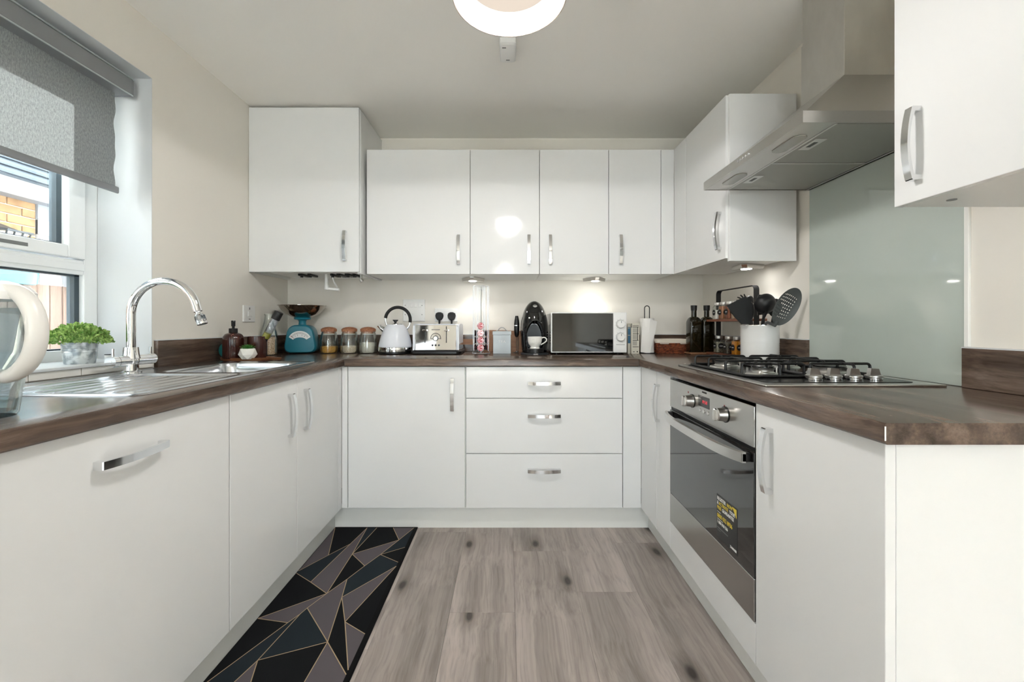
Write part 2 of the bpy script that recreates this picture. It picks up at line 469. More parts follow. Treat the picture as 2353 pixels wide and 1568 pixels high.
pm('jug_white', c(228, 226, 221), 0.3); pm('oven_steel', (0.44, 0.43, 0.41, 1), 0.24, 1.0)
pm('shade_outer', c(196, 184, 174), 0.4)
# ------------------------------------------------------------------ the room
XL, XR, YB, YR, ZC = -1.425, 1.262, 2.69, -3.4, 2.264
floor = struct(B().box(XL - 0.1, XR + 0.1, YR - 0.1, YB + 0.1, -0.06, -0.004).obj('floor', 'underlay'))
edges = [-1.425, -1.178, -0.937, -0.696, -0.455, -0.214, 0.026, 0.272, 0.512, 0.752, 0.992, 1.262]
joints = [0.3, 1.1, 0.62, 1.35, 2.117, 1.525, 1.938, 1.642, 2.012, 1.2, 1.75]
for i in range(len(edges) - 1):
    ys = []; y = joints[i]
    while y > YR: y -= 1.24
    ys.append(YR); y += 1.24
    while y < YB:
        ys.append(y); y += 1.24
    ys.append(YB)
    for a, b in zip(ys[:-1], ys[1:]):
        if b - a < 0.02: continue
        x0, x1 = edges[i] + 0.00025, edges[i + 1] - 0.00025
        q = B().box(-(x1 - x0) / 2, (x1 - x0) / 2, -(b - a) / 2 + 0.00025, (b - a) / 2 - 0.00025, -0.004, 0.0, 0.0006).obj('plank', 'oak_floor', floor)
        q.location = ((x0 + x1) / 2, (a + b) / 2, 0)
struct(B().box(XL - 0.3, XR + 0.15, YR - 0.15, YB + 0.15, ZC, ZC + 0.1).obj('ceiling', 'ceiling_paint'))
struct(B().box(XL - 0.325, XR + 0.15, YB, YB + 0.12, -0.05, ZC).obj('wall_back', 'wall_paint'))
struct(B().box(XR, XR + 0.12, YR, YB, -0.05, ZC).obj('wall_right', 'wall_paint'))
WY0, WY1, WZ0, WZ1 = 0.40, 1.664, 0.912, 2.043
b = B()
b.box(XL - 0.325, XL, WY1, YB, -0.05, ZC); b.box(XL - 0.325, XL, YR, -2.62, -0.05, ZC); b.box(XL - 0.325, XL, -1.62, WY0, -0.05, ZC)
b.box(XL - 0.325, XL, -2.62, -1.62, -0.05, 0.28); b.box(XL - 0.325, XL, -2.62, -1.62, 1.96, ZC)
b.box(XL - 0.325, XL, WY0, WY1, -0.05, WZ0); b.box(XL - 0.325, XL, WY0, WY1, WZ1, ZC)
wall_left = struct(b.obj('wall_left', 'wall_paint'))
b = B()
b.box(XL - 0.3, -0.93, YR - 0.12, YR, -0.05, ZC); b.box(0.77, XR + 0.12, YR - 0.12, YR, -0.05, ZC); b.box(-0.93, 0.77, YR - 0.12, YR, 2.12, ZC)
struct(b.obj('wall_rear', 'wall_paint'))
# garden doors in the wall behind the camera
d1 = struct(bpy.data.objects.new('door_1', None)); COL.objects.link(d1); d1.location = (-0.08, YR - 0.06, 0)
b = B(); b.box(-0.85, -0.79, -0.03, 0.03, 0, 2.12); b.box(0.79, 0.85, -0.03, 0.03, 0, 2.12); b.box(-0.79, 0.79, -0.03, 0.03, 2.06, 2.12); b.box(-0.79, 0.79, -0.03, 0.03, 0, 0.04)
b.obj('door_frame', 'upvc', d1)
for s in (-1, 1):
    x0, x1 = (-0.788, -0.002) if s < 0 else (0.002, 0.788)
    b = B(); b.box(x0, x0 + 0.06, -0.025, 0.04, 0.045, 2.055); b.box(x1 - 0.06, x1, -0.025, 0.04, 0.045, 2.055)
    b.box(x0 + 0.06, x1 - 0.06, -0.025, 0.04, 0.045, 0.12); b.box(x0 + 0.06, x1 - 0.06, -0.025, 0.04, 1.99, 2.055)
    lf = b.obj('door_leaf', 'upvc', d1)
    B().box(x0 + 0.06, x1 - 0.06, -0.003, 0.003, 0.12, 1.99).obj('pane', 'pane_glass', lf)
    B().box(s * 0.05 - 0.012, s * 0.05 + 0.012, 0.04, 0.075, 0.98, 1.12, 0.004).obj('handle', 'handle_metal', lf)
w2 = struct(bpy.data.objects.new('window_2', None)); COL.objects.link(w2); w2.location = (XL - 0.2, -2.12, 0.28)
b = B(); b.box(-0.03, 0.03, -0.5, -0.45, 0, 1.68); b.box(-0.03, 0.03, 0.45, 0.5, 0, 1.68); b.box(-0.03, 0.03, -0.45, 0.45, 0, 0.05); b.box(-0.03, 0.03, -0.45, 0.45, 1.63, 1.68); b.box(-0.03, 0.03, -0.025, 0.025, 0.05, 1.63); b.obj('outer_frame', 'upvc', w2)
for y0, y1 in ((-0.45, -0.025), (0.025, 0.45)): B().box(-0.003, 0.003, y0, y1, 0.05, 1.63).obj('pane', 'pane_glass', w2)
# ceramic tiles under the window
ys = [0.4 + 0.0, 0.465, 0.618, 0.771, 0.924, 1.077, 1.23, 1.383, 1.536, 1.664]
for a, b2 in zip(ys[:-1], ys[1:]):
    B().box(XL, XL + 0.007, a + 0.0012, b2 - 0.0012, 0.887, 0.9115, 0.0012).obj('tile', 'white_ceramic', wall_left)
# ------------------------------------------------------------------ window
win = struct(bpy.data.objects.new('window_1', None)); COL.objects.link(win); win.location = (-1.641, 1.032, WZ0)
FX, BX = -1.641, -1.711
def wbox(bb, y0, y1, z0, z1, x0=BX, x1=FX, bev=0.004):
    return bb.box(x0, x1, y0, y1, z0, z1, bev, 2)
b = B()
wbox(b, 1.609, WY1, WZ0, WZ1); wbox(b, WY0, WY0 + 0.055, WZ0, WZ1)
wbox(b, WY0 + 0.055, 1.609, WZ1 - 0.055, WZ1); wbox(b, WY0 + 0.055, 1.609, WZ0, WZ0 + 0.049)
b.obj('outer_frame', 'upvc', win, True)
b = B(); wbox(b, WY0 + 0.055, 1.609, 1.2475, 1.303); b.box(FX, FX + 0.006, WY0 + 0.058, 1.606, 1.262, 1.29, 0.002)
b.obj('transom', 'upvc', win, True)
b = B(); wbox(b, 0.90, 0.96, 1.303, WZ1 - 0.05); b.obj('mullion', 'upvc', win, True)
# opening light above the transom
for (sy0, sy1) in ((0.964, 1.605), (0.459, 0.896)):
    b = B(); x1 = FX + 0.012; x0 = FX - 0.05
    wbox(b, sy1 - 0.064, sy1, 1.307, WZ1 - 0.059, x0, x1); wbox(b, sy0, sy0 + 0.064, 1.307, WZ1 - 0.059, x0, x1)
    wbox(b, sy0 + 0.064, sy1 - 0.064, 1.307, 1.353, x0, x1); wbox(b, sy0 + 0.064, sy1 - 0.064, WZ1 - 0.11, WZ1 - 0.059, x0, x1)
    sash = b.obj('sash', 'upvc', win, True)
    b = B(); g = 0.018
    a0, a1, z0, z1 = sy0 + 0.064, sy1 - 0.064, 1.353, WZ1 - 0.11
    b.box(-1.682, -1.655, a1 - g, a1, z0, z1); b.box(-1.682, -1.655, a0, a0 + g, z0, z1)
    b.box(-1.682, -1.655, a0, a1, z0, z0 + 0.006); b.box(-1.682, -1.655, a0, a1, z1 - 0.006, z1)
    b.obj('spacer_bar', 'spacer', sash, True)
    B().box(-1.672, -1.668, a0, a1, z0, z1).obj('pane', 'pane_glass', sash, True)
    b = B(); b.box(FX + 0.0121, FX + 0.0135, 1.18, 1.41, 1.322, 1.334, 0.0005) if sy0 > 0.9 else b.box(FX + 0.0121, FX + 0.0135, 0.6, 0.75, 1.322, 1.334, 0.0005)
    b.obj('vent_slot', 'grey_plastic', sash, True)
    b = B(); b.box(FX + 0.0, FX + 0.002, sy1, sy1 + 0.004, 1.307, WZ1 - 0.059); b.obj('seal', 'gasket', sash, True)
b = B(); g = 0.018; a0, a1, z0, z1 = WY0 + 0.055, 1.609, WZ0 + 0.049, 1.2475
b.box(-1.69, -1.66, a1 - g, a1, z0, z1); b.box(-1.69, -1.66, a0, a0 + g, z0, z1); b.box(-1.69, -1.66, a0, a1, z1 - 0.006, z1); b.box(-1.69, -1.66, a0, a1, z0, z0 + 0.005)
b.obj('spacer_bar', 'spacer', win, True)
B().box(-1.677, -1.673, a0, a1, z0, z1).obj('pane', 'pane_glass', win, True)
b = B()   # plastered reveals
b.box(FX, XL + 0.0006, WY1 - 0.002, WY1, WZ0, WZ1); b.box(FX, XL + 0.0006, WY0, WY0 + 0.002, WZ0, WZ1); b.box(FX, XL + 0.0006, WY0, WY1, WZ1 - 0.002, WZ1)
b.obj('reveal', 'white_paint', win, True)
struct(B().box(FX, XL + 0.018, WY0 - 0.01, WY1 - 0.002, WZ0, WZ0 + 0.010, 0.003, 2).obj('trim_1', 'white_paint'))

# roller blind
pm('blind_metal', c(142, 144, 147), 0.35, 0.3)
pm('blind_light', c(190, 198, 200), 0.3, 0.4)
m = bpy.data.materials.new('blind_fabric'); m.use_nodes = True; MATS['blind_fabric'] = m
nt = m.node_tree; p = nt.nodes['Principled BSDF']; p.inputs['Roughness'].default_value = 0.9
tc = nt.nodes.new('ShaderNodeTexCoord'); mp = nt.nodes.new('ShaderNodeMapping'); mp.inputs['Scale'].default_value = (1, 260, 90)
n = nt.nodes.new('ShaderNodeTexNoise'); n.inputs['Scale'].default_value = 1.0; n.inputs['Detail'].default_value = 4; n.inputs['Roughness'].default_value = 0.8
r = nt.nodes.new('ShaderNodeValToRGB'); r.color_ramp.elements[0].position = 0.36; r.color_ramp.elements[0].color = c(122, 127, 129)
r.color_ramp.elements[1].position = 0.64; r.color_ramp.elements[1].color = c(168, 173, 174)
tr = nt.nodes.new('ShaderNodeBsdfTranslucent'); mx = nt.nodes.new('ShaderNodeMixShader'); mx.inputs[0].default_value = 0.16
nt.links.new(tc.outputs['Object'], mp.inputs['Vector']); nt.links.new(mp.outputs[0], n.inputs['Vector']); nt.links.new(n.outputs['Fac'], r.inputs['Fac'])
nt.links.new(r.outputs['Color'], p.inputs['Base Color']); br_ = nt.nodes.new('ShaderNodeBrightContrast'); br_.inputs[1].default_value = 0.30; nt.links.new(r.outputs['Color'], br_.inputs[0]); nt.links.new(br_.outputs[0], tr.inputs[0])
nt.links.new(p.outputs[0], mx.inputs[1]); nt.links.new(tr.outputs[0], mx.inputs[2]); nt.links.new(mx.outputs[0], nt.nodes['Material Output'].inputs['Surface'])
bl = thing('roller_blind', 'grey roller blind pulled half way down over the window', 'blind', (-1.52, 1.03, 1.568))
B().prism([(-1.545, 1.952), (-1.475, 1.952), (-1.470, 1.958), (-1.470, 2.012), (-1.475, 2.018), (-1.545, 2.018)], 'y', 0.43, 1.626).obj('cassette', 'blind_metal', bl, True)
b = B(); b.box(-1.4705, -1.467, 0.43, 1.628, 1.950, 1.9545); b.box(-1.4705, -1.467, 0.43, 1.628, 2.0155, 2.02); b.obj('cassette_trim', 'blind_light', bl, True)
B().prism([(-1.546, 1.950), (-1.474, 1.950), (-1.468, 1.957), (-1.468, 2.013), (-1.474, 2.019), (-1.546, 2.019)], 'y', 1.626, 1.632).obj('end_cap', 'blind_metal', bl, True)
rings = []
for i in range(41):
    z = 1.575 + i * (1.97 - 1.575) / 40; ring = []
    e = 0.003 * math.sin(z * 37) + 0.002 * math.sin(z * 71)
    rings.append([(-1.5195, 0.46, z), (-1.5195, 1.606 + e, z), (-1.5205, 1.606 + e, z), (-1.5205, 0.46, z)])
B().loft(rings).obj('fabric', 'blind_fabric', bl, True)
B().prism(rr(0.012, 0.026, 0.005, 4, -1.52, 1.580), 'y', 0.455, 1.618).obj('bottom_bar', 'blind_metal', bl, True)
# ------------------------------------------------------------------ worktop
DB, DL, DR = 2.113, -0.845, 0.678          # front planes of the doors: back run, left run, right run
ZT, ZU = 0.884, 0.846
wt = thing('worktop', 'dark wood effect worktop running round three sides of the kitchen', 'worktop', (0, 2.39, ZU))
SX0, SX1, SY0, SY1 = -1.375, -0.895, 1.01, 1.92
b = B()
b.prism([(SX1, ZU), (-0.826, ZU), (-0.822, 0.850), (-0.822, 0.879), (-0.8235, 0.8825), (-0.827, ZT), (SX1, ZT)], 'y', 0.05, YB)
b.box(XL, SX0, 0.05, YB, ZU, ZT); b.box(SX0, SX1, 0.05, SY0, ZU, ZT); b.box(SX0, SX1, SY1, YB, ZU, ZT)
b.obj('worktop_section', 'worktop_y', wt, True)
b = B()
b.prism([(YB, ZU), (2.092, ZU), (2.088, 0.850), (2.088, 0.879), (2.0895, 0.8825), (2.093, ZT), (YB, ZT)], 'x', -0.8215, 0.6575)
b.obj('worktop_section', 'worktop_x', wt, True)
b = B()
b.prism([(XR, ZU), (0.662, ZU), (0.658, 0.850), (0.658, 0.879), (0.6595, 0.8825), (0.663, ZT), (XR, ZT)], 'y', 0.7256, YB)
b.obj('worktop_section', 'worktop_y', wt, True)
for x in (-0.8215, 0.6578): B().box(x - 0.001, x + 0.001, 2.0872, 2.0895, ZU, ZT - 0.002).obj('joint_strip', 'print_dark', wt, True)
B().box(0.6576, 0.6600, 0.7250, 0.7256, 0.853, 0.878).obj('edge_chip', 'print_white', wt, True)
UZ = 0.992
for i, (nm, a) in enumerate((('worktop_x', (XL + 0.018, XR - 0.018, YB - 0.018, YB)), ('worktop_y', (XL, XL + 0.018, 1.672, YB - 0.018)),
              ('worktop_y', (XR - 0.018, XR, 1.7335, YB - 0.018)), ('worktop_y', (XR - 0.018, XR, 0.7256, 1.1405)))):
    up = struct(B().box(a[0], a[1], a[2], a[3], ZT + 0.0003, UZ, 0.0012).obj('trim_%d' % (i + 2), nm))
    B().box(a[0], a[1], a[2], a[3], UZ, UZ + 0.003).obj('sealant_bead', 'white_paint', up)
# ------------------------------------------------------------------ handle mesh (length along x, bow along z)
def make_handle():
    n = 12; out = [(-0.084, 0), (-0.084, 0.019)]; inn = [(-0.073, 0), (-0.073, 0.0155)]
    for i in range(n + 1):
        t = -1 + 2 * i / n
        out.append((0.0825 * t, 0.0215 + 0.0105 * (1 - t * t))); inn.append((0.071 * t, 0.0165 + 0.0095 * (1 - t * t)))
    out += [(0.084, 0.019), (0.084, 0)]; inn += [(0.073, 0.0155), (0.073, 0)]
    W = 0.0085
    t = B(); m = len(out)
    vs = []; fs = []
    for o_, i_ in zip(out, inn):
        vs += [(o_[0], -W, o_[1]), (o_[0], W, o_[1]), (i_[0], W, i_[1]), (i_[0], -W, i_[1])]
    for k in range(m - 1):
        a, b_ = 4 * k, 4 * k + 4
        for j in range(4): fs.append((a + j, a + (j + 1) % 4, b_ + (j + 1) % 4, b_ + j))
    fs += [(3, 2, 1, 0), (4 * m - 4, 4 * m - 3, 4 * m - 2, 4 * m - 1)]
    t.add(vs, fs)
    bm = t.bm
    bmesh.ops.bevel(bm, geom=[e for e in bm.edges if len(e.link_faces) == 2 and e.calc_face_angle(0) > 0.9], offset=0.0014, segments=2, affect='EDGES')
    return t.mesh('handle', 'handle_metal', 30)
HM = make_handle()
HROT = {('z', '-y'): Matrix(((0, 1, 0), (0, 0, -1), (-1, 0, 0))), ('x', '-y'): Matrix(((1, 0, 0), (0, 0, -1), (0, 1, 0))),
        ('z', '-x'): Matrix(((0, 0, -1), (0, -1, 0), (-1, 0, 0))), ('z', '+x'): Matrix(((0, 0, 1), (0, 1, 0), (-1, 0, 0))), ('y', '+x'): Matrix(((0, 0, 1), (1, 0, 0), (0, 1, 0)))}
def handle(parent, p, along, out):
    h = link('handle', HM, parent)
    L = wloc(parent)
    h.location = (p[0] - L.x, p[1] - L.y, p[2] - L.z)
    h.rotation_euler = HROT[(along, out)].to_euler()
    return h
def panel(parent, name, x0, x1, y0, y1, z0, z1, mat='gloss_white', bev=0.0013):
    return B().box(x0, x1, y0, y1, z0, z1, bev, 2).obj(name, mat, parent, True)
TH = 0.019
g = 0.0015
# ---- back run base units
ZD0, ZD1 = 0.124, 0.842
cab = thing('base_cabinet', 'white gloss base cabinet with one door, under the kettle', 'cabinet', (-0.515, 2.39, 0.0))
panel(cab, 'body', -0.818, -0.2155, DB + TH, YB - 0.03, 0.118, ZU - 0.001, 'carcass_white', 0)
panel(cab, 'filler_panel', -0.8445, -0.8155, DB, DB + TH, ZD0, ZD1)
d = panel(cab, 'door', -0.812, -0.219, DB, DB + TH, ZD0, ZD1); handle(d, (-0.281, DB, 0.7026), 'z', '-y')
du = thing('drawer_unit', 'white gloss unit of three wide drawers under the microwave', 'cabinet', (0.185, 2.39, 0.0))
panel(du, 'body', -0.2145, 0.676, DB + TH, YB - 0.03, 0.118, ZU - 0.001, 'carcass_white', 0)
for z0, z1, hz in ((0.6835, ZD1, 0.760), (0.4020, 0.6805, 0.595), (ZD0, 0.3990, 0.3165)):
    d = panel(du, 'drawer', -0.2124, 0.5819, DB, DB + TH, z0, z1); handle(d, (0.1836, DB, hz), 'x', '-y')
panel(du, 'filler_panel', 0.586, 0.6775, DB, DB + TH, ZD0, ZD1)
# dark shadow gap between fronts
# ---- left run base units
dw = thing('dishwasher', 'integrated dishwasher behind a wide white gloss panel, left of the sink doors', 'dishwasher', (-1.13, 0.96, 0.0))
panel(dw, 'body', XL + 0.02, DL - TH, 0.664, 1.258, 0.118, ZU - 0.001, 'carcass_white', 0)
d = panel(dw, 'door', DL - TH, DL, 0.662, 1.2605, ZD0, ZD1); handle(d, (DL, 0.93, 0.767), 'y', '+x')
sc_ = thing('sink_cabinet', 'white gloss double door cabinet below the sink', 'cabinet', (-1.13, 1.69, 0.0))
b = B(); b.box(XL + 0.02, DL - TH, 1.262, 1.28, 0.118, ZU - 0.001); b.box(XL + 0.02, DL - TH, 2.05, 2.1, 0.118, ZU - 0.001); b.box(XL + 0.02, DL - TH, 1.28, 2.05, 0.118, 0.136)
b.box(-0.883, DL - TH, 1.28, 2.05, 0.7, ZU - 0.001); b.obj('body', 'carcass_white', sc_, True)
d = panel(sc_, 'door', DL - TH, DL, 1.2645, 1.6645, ZD0, ZD1); handle(d, (DL, 1.604, 0.706), 'z', '+x')
d = panel(sc_, 'door', DL - TH, DL, 1.6675, 2.0685, ZD0, ZD1); handle(d, (DL, 1.727, 0.706), 'z', '+x')
panel(sc_, 'filler_panel', DL - TH, DL, 2.0715, 2.1125, ZD0, ZD1)
eb = thing('base_cabinet', 'white gloss base cabinet at the near end, beside the dishwasher', 'cabinet', (-1.13, 0.36, 0.0))
panel(eb, 'body', XL + 0.02, DL - TH, 0.06, 0.66, 0.118, ZU - 0.001, 'carcass_white', 0)
d = panel(eb, 'door', DL - TH, DL, 0.06, 0.659, ZD0, ZD1); handle(d, (DL, 0.12, 0.706), 'z', '+x')
# ---- right run base units
po = thing('base_cabinet', 'narrow white gloss pull-out cabinet beside the oven, in the corner', 'cabinet', (0.97, 1.85, 0.0))
panel(po, 'body', DR + TH, XR, 1.735, 2.11, 0.118, ZU - 0.001, 'carcass_white', 0)
panel(po, 'filler_panel', DR, DR + TH, 1.8955, 2.1125, ZD0, ZD1)
d = panel(po, 'door', DR, DR + TH, 1.7355, 1.8925, ZD0, ZD1); handle(d, (DR, 1.862, 0.706), 'z', '-x')
nb = thing('base_cabinet', 'white gloss base cabinet at the worktop end, nearer than the oven', 'cabinet', (0.97, 0.94, 0.0))
panel(nb, 'body', DR + TH + 0.001, XR, 0.768, 1.1365, 0.118, ZU - 0.001, 'carcass_white', 0)
d = panel(nb, 'door', DR, DR + TH, 0.7465, 1.1365, ZD0, ZD1); handle(d, (DR, 1.070, 0.706), 'z', '-x')
panel(nb, 'end_panel', DR + TH + 0.002, XR, 0.748, 0.768, 0.0, ZU - 0.0005)
oh = thing('oven_housing', 'white gloss oven housing with a panel under the built-in oven', 'cabinet', (0.97, 1.437, 0.0))
b = B(); b.box(DR + TH, XR, 1.1378, 1.1398, 0.118, ZU - 0.001); b.box(DR + TH, XR, 1.7325, 1.7345, 0.118, ZU - 0.001); b.box(DR + TH, XR, 1.1398, 1.7325, 0.118, 0.2345)
b.obj('body', 'carcass_white', oh, True)
panel(oh, 'lower_panel', DR, DR + TH, 1.1385, 1.7325, ZD0, 0.2355)
# plinths
struct(B().box(-0.899, 0.7316, 2.163, 2.181, 0.0, 0.118).obj('baseboard_back', 'plinth_white'))
struct(B().box(-0.917, -0.899, 0.06, 2.163, 0.0, 0.118).obj('baseboard_left', 'plinth_white'))
struct(B().box(0.7316, 0.7496, 0.768, 2.163, 0.0, 0.118).obj('baseboard_right', 'plinth_white'))
# ------------------------------------------------------------------ wall units
DW, WZa, WZb = 2.36, 1.3446, 2.0514
def wall_unit(label, x0, x1, hx, fill=None):
    t = thing('wall_cabinet', label, 'cabinet', ((x0 + x1) / 2, 2.53, WZa - 0.004))
    panel(t, 'body', x0 + 0.001, (fill or x1) - 0.001, DW + TH, YB, WZa + 0.0, WZb - 0.002, 'carcass_white', 0)
    d = panel(t, 'door', x0 + g, x1 - g, DW, DW + TH, WZa, WZb); handle(d, (hx, DW, 1.4818), 'z', '-y')
    if fill: panel(t, 'filler_panel', x1 + g, fill, DW, DW + TH, WZa, WZb)
    return t
wall_unit('widest white gloss wall cabinet, right beside the boiler cupboard', -0.803, -0.214, -0.279)
wall_unit('white gloss wall cabinet with its handle on the right, above the coffee machine', -0.214, 0.180, 0.1186)
wall_unit('white gloss wall cabinet with its handle on the left, above the microwave', 0.180, 0.573, 0.2397)
wall_unit('narrow white gloss wall cabinet in the right corner above the paper towel', 0.573, 0.870, 0.6376, 0.944)
# boiler cupboard
YBO = 2.283
bo = thing('boiler_cupboard', 'tall white gloss wall cupboard reaching the ceiling in the left corner', 'cabinet', (-1.12, 2.49, 1.347))
b = B(); b.box(XL + 0.002, -0.834, YBO + TH, YB, 2.233, 2.251); b.box(XL + 0.002, XL + 0.02, YBO + TH, YB, 1.347, 2.233)
b.obj('body', 'carcass_white', bo, True)
panel(bo, 'side_panel', -0.834, -0.815, YBO + TH + 0.002, YB, 1.340, 2.249)
d = panel(bo, 'door', XL + 0.002, -0.8185, YBO, YBO + TH, 1.347, 2.251); handle(d, (-0.892, YBO, 1.488), 'z', '-y')
# boiler inside, its pipes hanging below
br = thing('boiler', 'white boiler inside the tall cupboard with pipes showing below', 'boiler', (-1.1, 2.55, 1.352))
B().box(-1.36, -0.87, 2.36, YB - 0.01, 1.352, 2.1, 0.01).obj('casing', 'white_plastic', br, True)
b = B(); b.tube([(-1.06, 2.43, 1.36), (-1.06, 2.43, 1.275)], 0.010, 12); b.tube([(-1.06, 2.43, 1.29), (-1.06, 2.43, 1.262)], 0.0125, 12)
b.tube([(-1.06, 2.43, 1.268), (-0.99, 2.44, 1.262)], 0.0085, 12); b.obj('condensate_pipe', 'white_plastic', br, True)
B().tube([(-1.04, 2.45, 1.36), (-1.025, 2.45, 1.31), (-1.005, 2.45, 1.275)], 0.004, 8).obj('drain_hose', 'white_plastic', br, True)
for x, w in ((-1.2, 0.014), (-1.15, 0.010), (-0.98, 0.012), (-0.93, 0.014), (-1.02, 0.008), (-0.89, 0.009)):
    b = B(); b.box(x - w, x + w, 2.40, 2.5, 1.340, 1.354, 0.003); b.cyl((x, 2.42, 1.332), (x, 2.42, 1.345), 0.008); b.obj('valve', 'black_plastic', br, True)
b = B(); b.cyl((-0.855, 2.42, 1.355), (-0.855, 2.42, 1.318), 0.007); b.cyl((-0.855, 2.41, 1.322), (-0.845, 2.41, 1.306), 0.010); b.obj('filling_tap', 'steel', br, True)
# right wall units
DWR = 0.944
ru = thing('wall_cabinet', 'white gloss wall cabinet on the right wall, far side of the extractor hood', 'cabinet', (1.1, 2.0, WZa))
panel(ru, 'body', DWR + TH, 1.240, 1.806, DW + TH, WZa, WZb - 0.003, 'carcass_white', 0)
panel(ru, 'filler_panel', DWR, DWR + TH, 2.2055, DW - 0.001, WZa, WZb)
d = panel(ru, 'door', DWR, DWR + TH, 1.801, 2.2025, WZa, WZb); handle(d, (DWR, 1.845, 1.4725), 'z', '-x')
panel(ru, 'end_panel', DWR + 0.01, 1.242, 1.788, 1.8055, 1.331, WZb)
rn = thing('wall_cabinet', 'white gloss wall cabinet nearest the camera, top right', 'cabinet', (1.1, 0.815, WZa - 0.004))
panel(rn, 'body', DWR + TH, XR - 0.001, 0.617, 1.0145, WZa - 0.001, WZb, 'carcass_white', 0)
d = panel(rn, 'door', DWR, DWR + TH, 0.6165, 1.0155, WZa - 0.002, WZb); handle(d, (DWR, 0.957, 1.4725), 'z', '-x')
B().lathe([(0.0, -0.0015), (0.009, -0.0015), (0.009, 0.0)], 20, (1.02, 0.955, WZa - 0.001)).obj('cover_cap', 'grey_plastic', rn, True)
# hanging brackets showing above the wall units
for x, lb in ((-0.49, 'small white hanging bracket above the widest wall cabinet'), (0.86, 'small white hanging bracket above the corner wall cabinet')):
    tag(B().box(x - 0.04, x + 0.04, YB - 0.03, YB, WZb, 2.098 + 0.012, 0.002).obj('wall_bracket', 'white_plastic'), lb, 'bracket')
# glass splashback
sp = thing('splashback', 'pale grey green glass splashback behind the hob', 'splashback', (XR, 1.437, ZT))
B().box(XR - 0.006, XR, 1.1435, 1.732, ZT + 0.001, 1.70, 0.001).obj('glass_panel', 'splash_glass', sp, True)
B().box(XR - 0.008, XR, 1.1315, 1.1435, UZ + 0.003, 1.70, 0.001).obj('edge_trim', 'trim_white', sp, True)
# ------------------------------------------------------------------ sink and tap
def sd(px, py, cx, cy, hx, hy, r):
    qx, qy = abs(px - cx) - hx + r, abs(py - cy) - hy + r
    return math.hypot(max(qx, 0), max(qy, 0)) + min(max(qx, qy), 0) - r
def sst(a, b, x):
    t = min(1, max(0, (x - a) / (b - a))); return t * t * (3 - 2 * t)
sk = thing('sink', 'stainless steel inset sink with bowl and ribbed drainer under the window', 'sink', (-1.135, 1.465, ZT))
def sink_z(x, y):
    do = sd(x, y, -1.135, 1.465, 0.25, 0.465, 0.03)
    z = ZT + 0.0006 + 0.0035 * sst(0, -0.004, do) * (1 - sst(-0.012, -0.02, do)) + 0.0012 * sst(-0.012, -0.02, do)
    db = sd(x, y, -1.11, 1.695, 0.165, 0.19, 0.055)
    z -= 0.15 * sst(0.002, -0.022, db) + 0.003 * sst(0.02, 0.0, db)
    dd = sd(x, y, -1.12, 1.245, 0.19, 0.205, 0.03)
    if dd < 0.01:
        z -= 0.007 * sst(0.004, -0.012, dd)
        z += 0.0042 * sst(-0.02, -0.035, dd) * max(0, math.cos((x + 1.12) * 2 * PI / 0.052)) ** 3
    return z
b = B(); nx, ny = 126, 187
xs = [-1.385 + 0.5 * i / (nx - 1) for i in range(nx)]; ys = [1.0 + 0.93 * j / (ny - 1) for j in range(ny)]
vs = []; fs = []; ok = {}
for j, y in enumerate(ys):
    for i, x in enumerate(xs):
        dx, dy = abs(x + 1.135) - 0.22, abs(y - 1.465) - 0.435
        if dx > 0 and dy > 0:      # round the corners by mapping the corner square onto a quarter disc
            m_ = max(dx, dy); l_ = math.hypot(dx, dy); f_ = m_ / l_
            x = -1.135 + math.copysign(0.22 + dx * f_, x + 1.135); y = 1.465 + math.copysign(0.435 + dy * f_, y - 1.465)
        ok[(i, j)] = len(vs); vs.append((x, y, sink_z(x, y)))
        y = ys[j]
for j in range(ny - 1):
    for i in range(nx - 1):
        q = [(i, j), (i + 1, j), (i + 1, j + 1), (i, j + 1)]
        if all(k in ok for k in q): fs.append([ok[k] for k in q])
b.add(vs, fs); b.obj('basin', 'sink_steel', sk, True, sharp=180)
b = B(); b.lathe([(0.0, 0.002), (0.03, 0.002), (0.038, 0.004), (0.04, 0.0)], 28, (-1.11, 1.695, 0.731)); b.obj('waste', 'chrome', sk, True)
B().lathe([(0, 0.0), (0.011, 0.0), (0.011, 0.006), (0.0, 0.006)], 18, (-1.2795, 1.76, 0.855), ax='x').obj('overflow', 'black_plastic', sk, True)
tp = thing('kitchen_tap', 'chrome swan neck mixer tap with two lever handles behind the sink', 'tap', (-1.342, 1.48, ZT + 0.002))
b = B(); b.lathe([(0.0, 0), (0.03, 0), (0.03, 0.004), (0.022, 0.008), (0.021, 0.03), (0.0, 0.03)], 28); b.obj('base', 'chrome', tp)
b = B(); b.tube([(0, -0.056, 0.043), (0, 0.07, 0.043)], 0.019, 28); b.ball((0, 0, 0.043), 0.024); b.lathe([(0.026, 0.05), (0.023, 0.068), (0.021, 0.09), (0.0, 0.09)], 28); b.obj('body', 'chrome', tp)
for s, nm in ((-1, 0), (1, 1)):
    y0 = -0.078 if s < 0 else 0.07
    b = B(); b.tube([(0, y0, 0.043), (0, y0 + 0.02, 0.043)], 0.0195, 28); b.lathe([(0.0, 0), (0.006, 0.0), (0.006, 0.001), (0, 0.001)], 16, (0, y0 - 0.001, 0.043), ax='y')
    lv = b.obj('lever_valve', 'chrome', tp)
    yy = y0 + 0.01
    B().tube([(0, yy, 0.055), (0, yy, 0.088)], 0.0042, 12).obj('lever_pin', 'chrome', lv)
R = 0.118
path = [(0, 0, 0.08), (0, 0, 0.15), (0, 0, 0.208)]
for i in range(1, 25):
    a = math.radians(180 - i * 166 / 24)
    path.append((R + R * math.cos(a), 0.0, 0.208 + R * math.sin(a)))
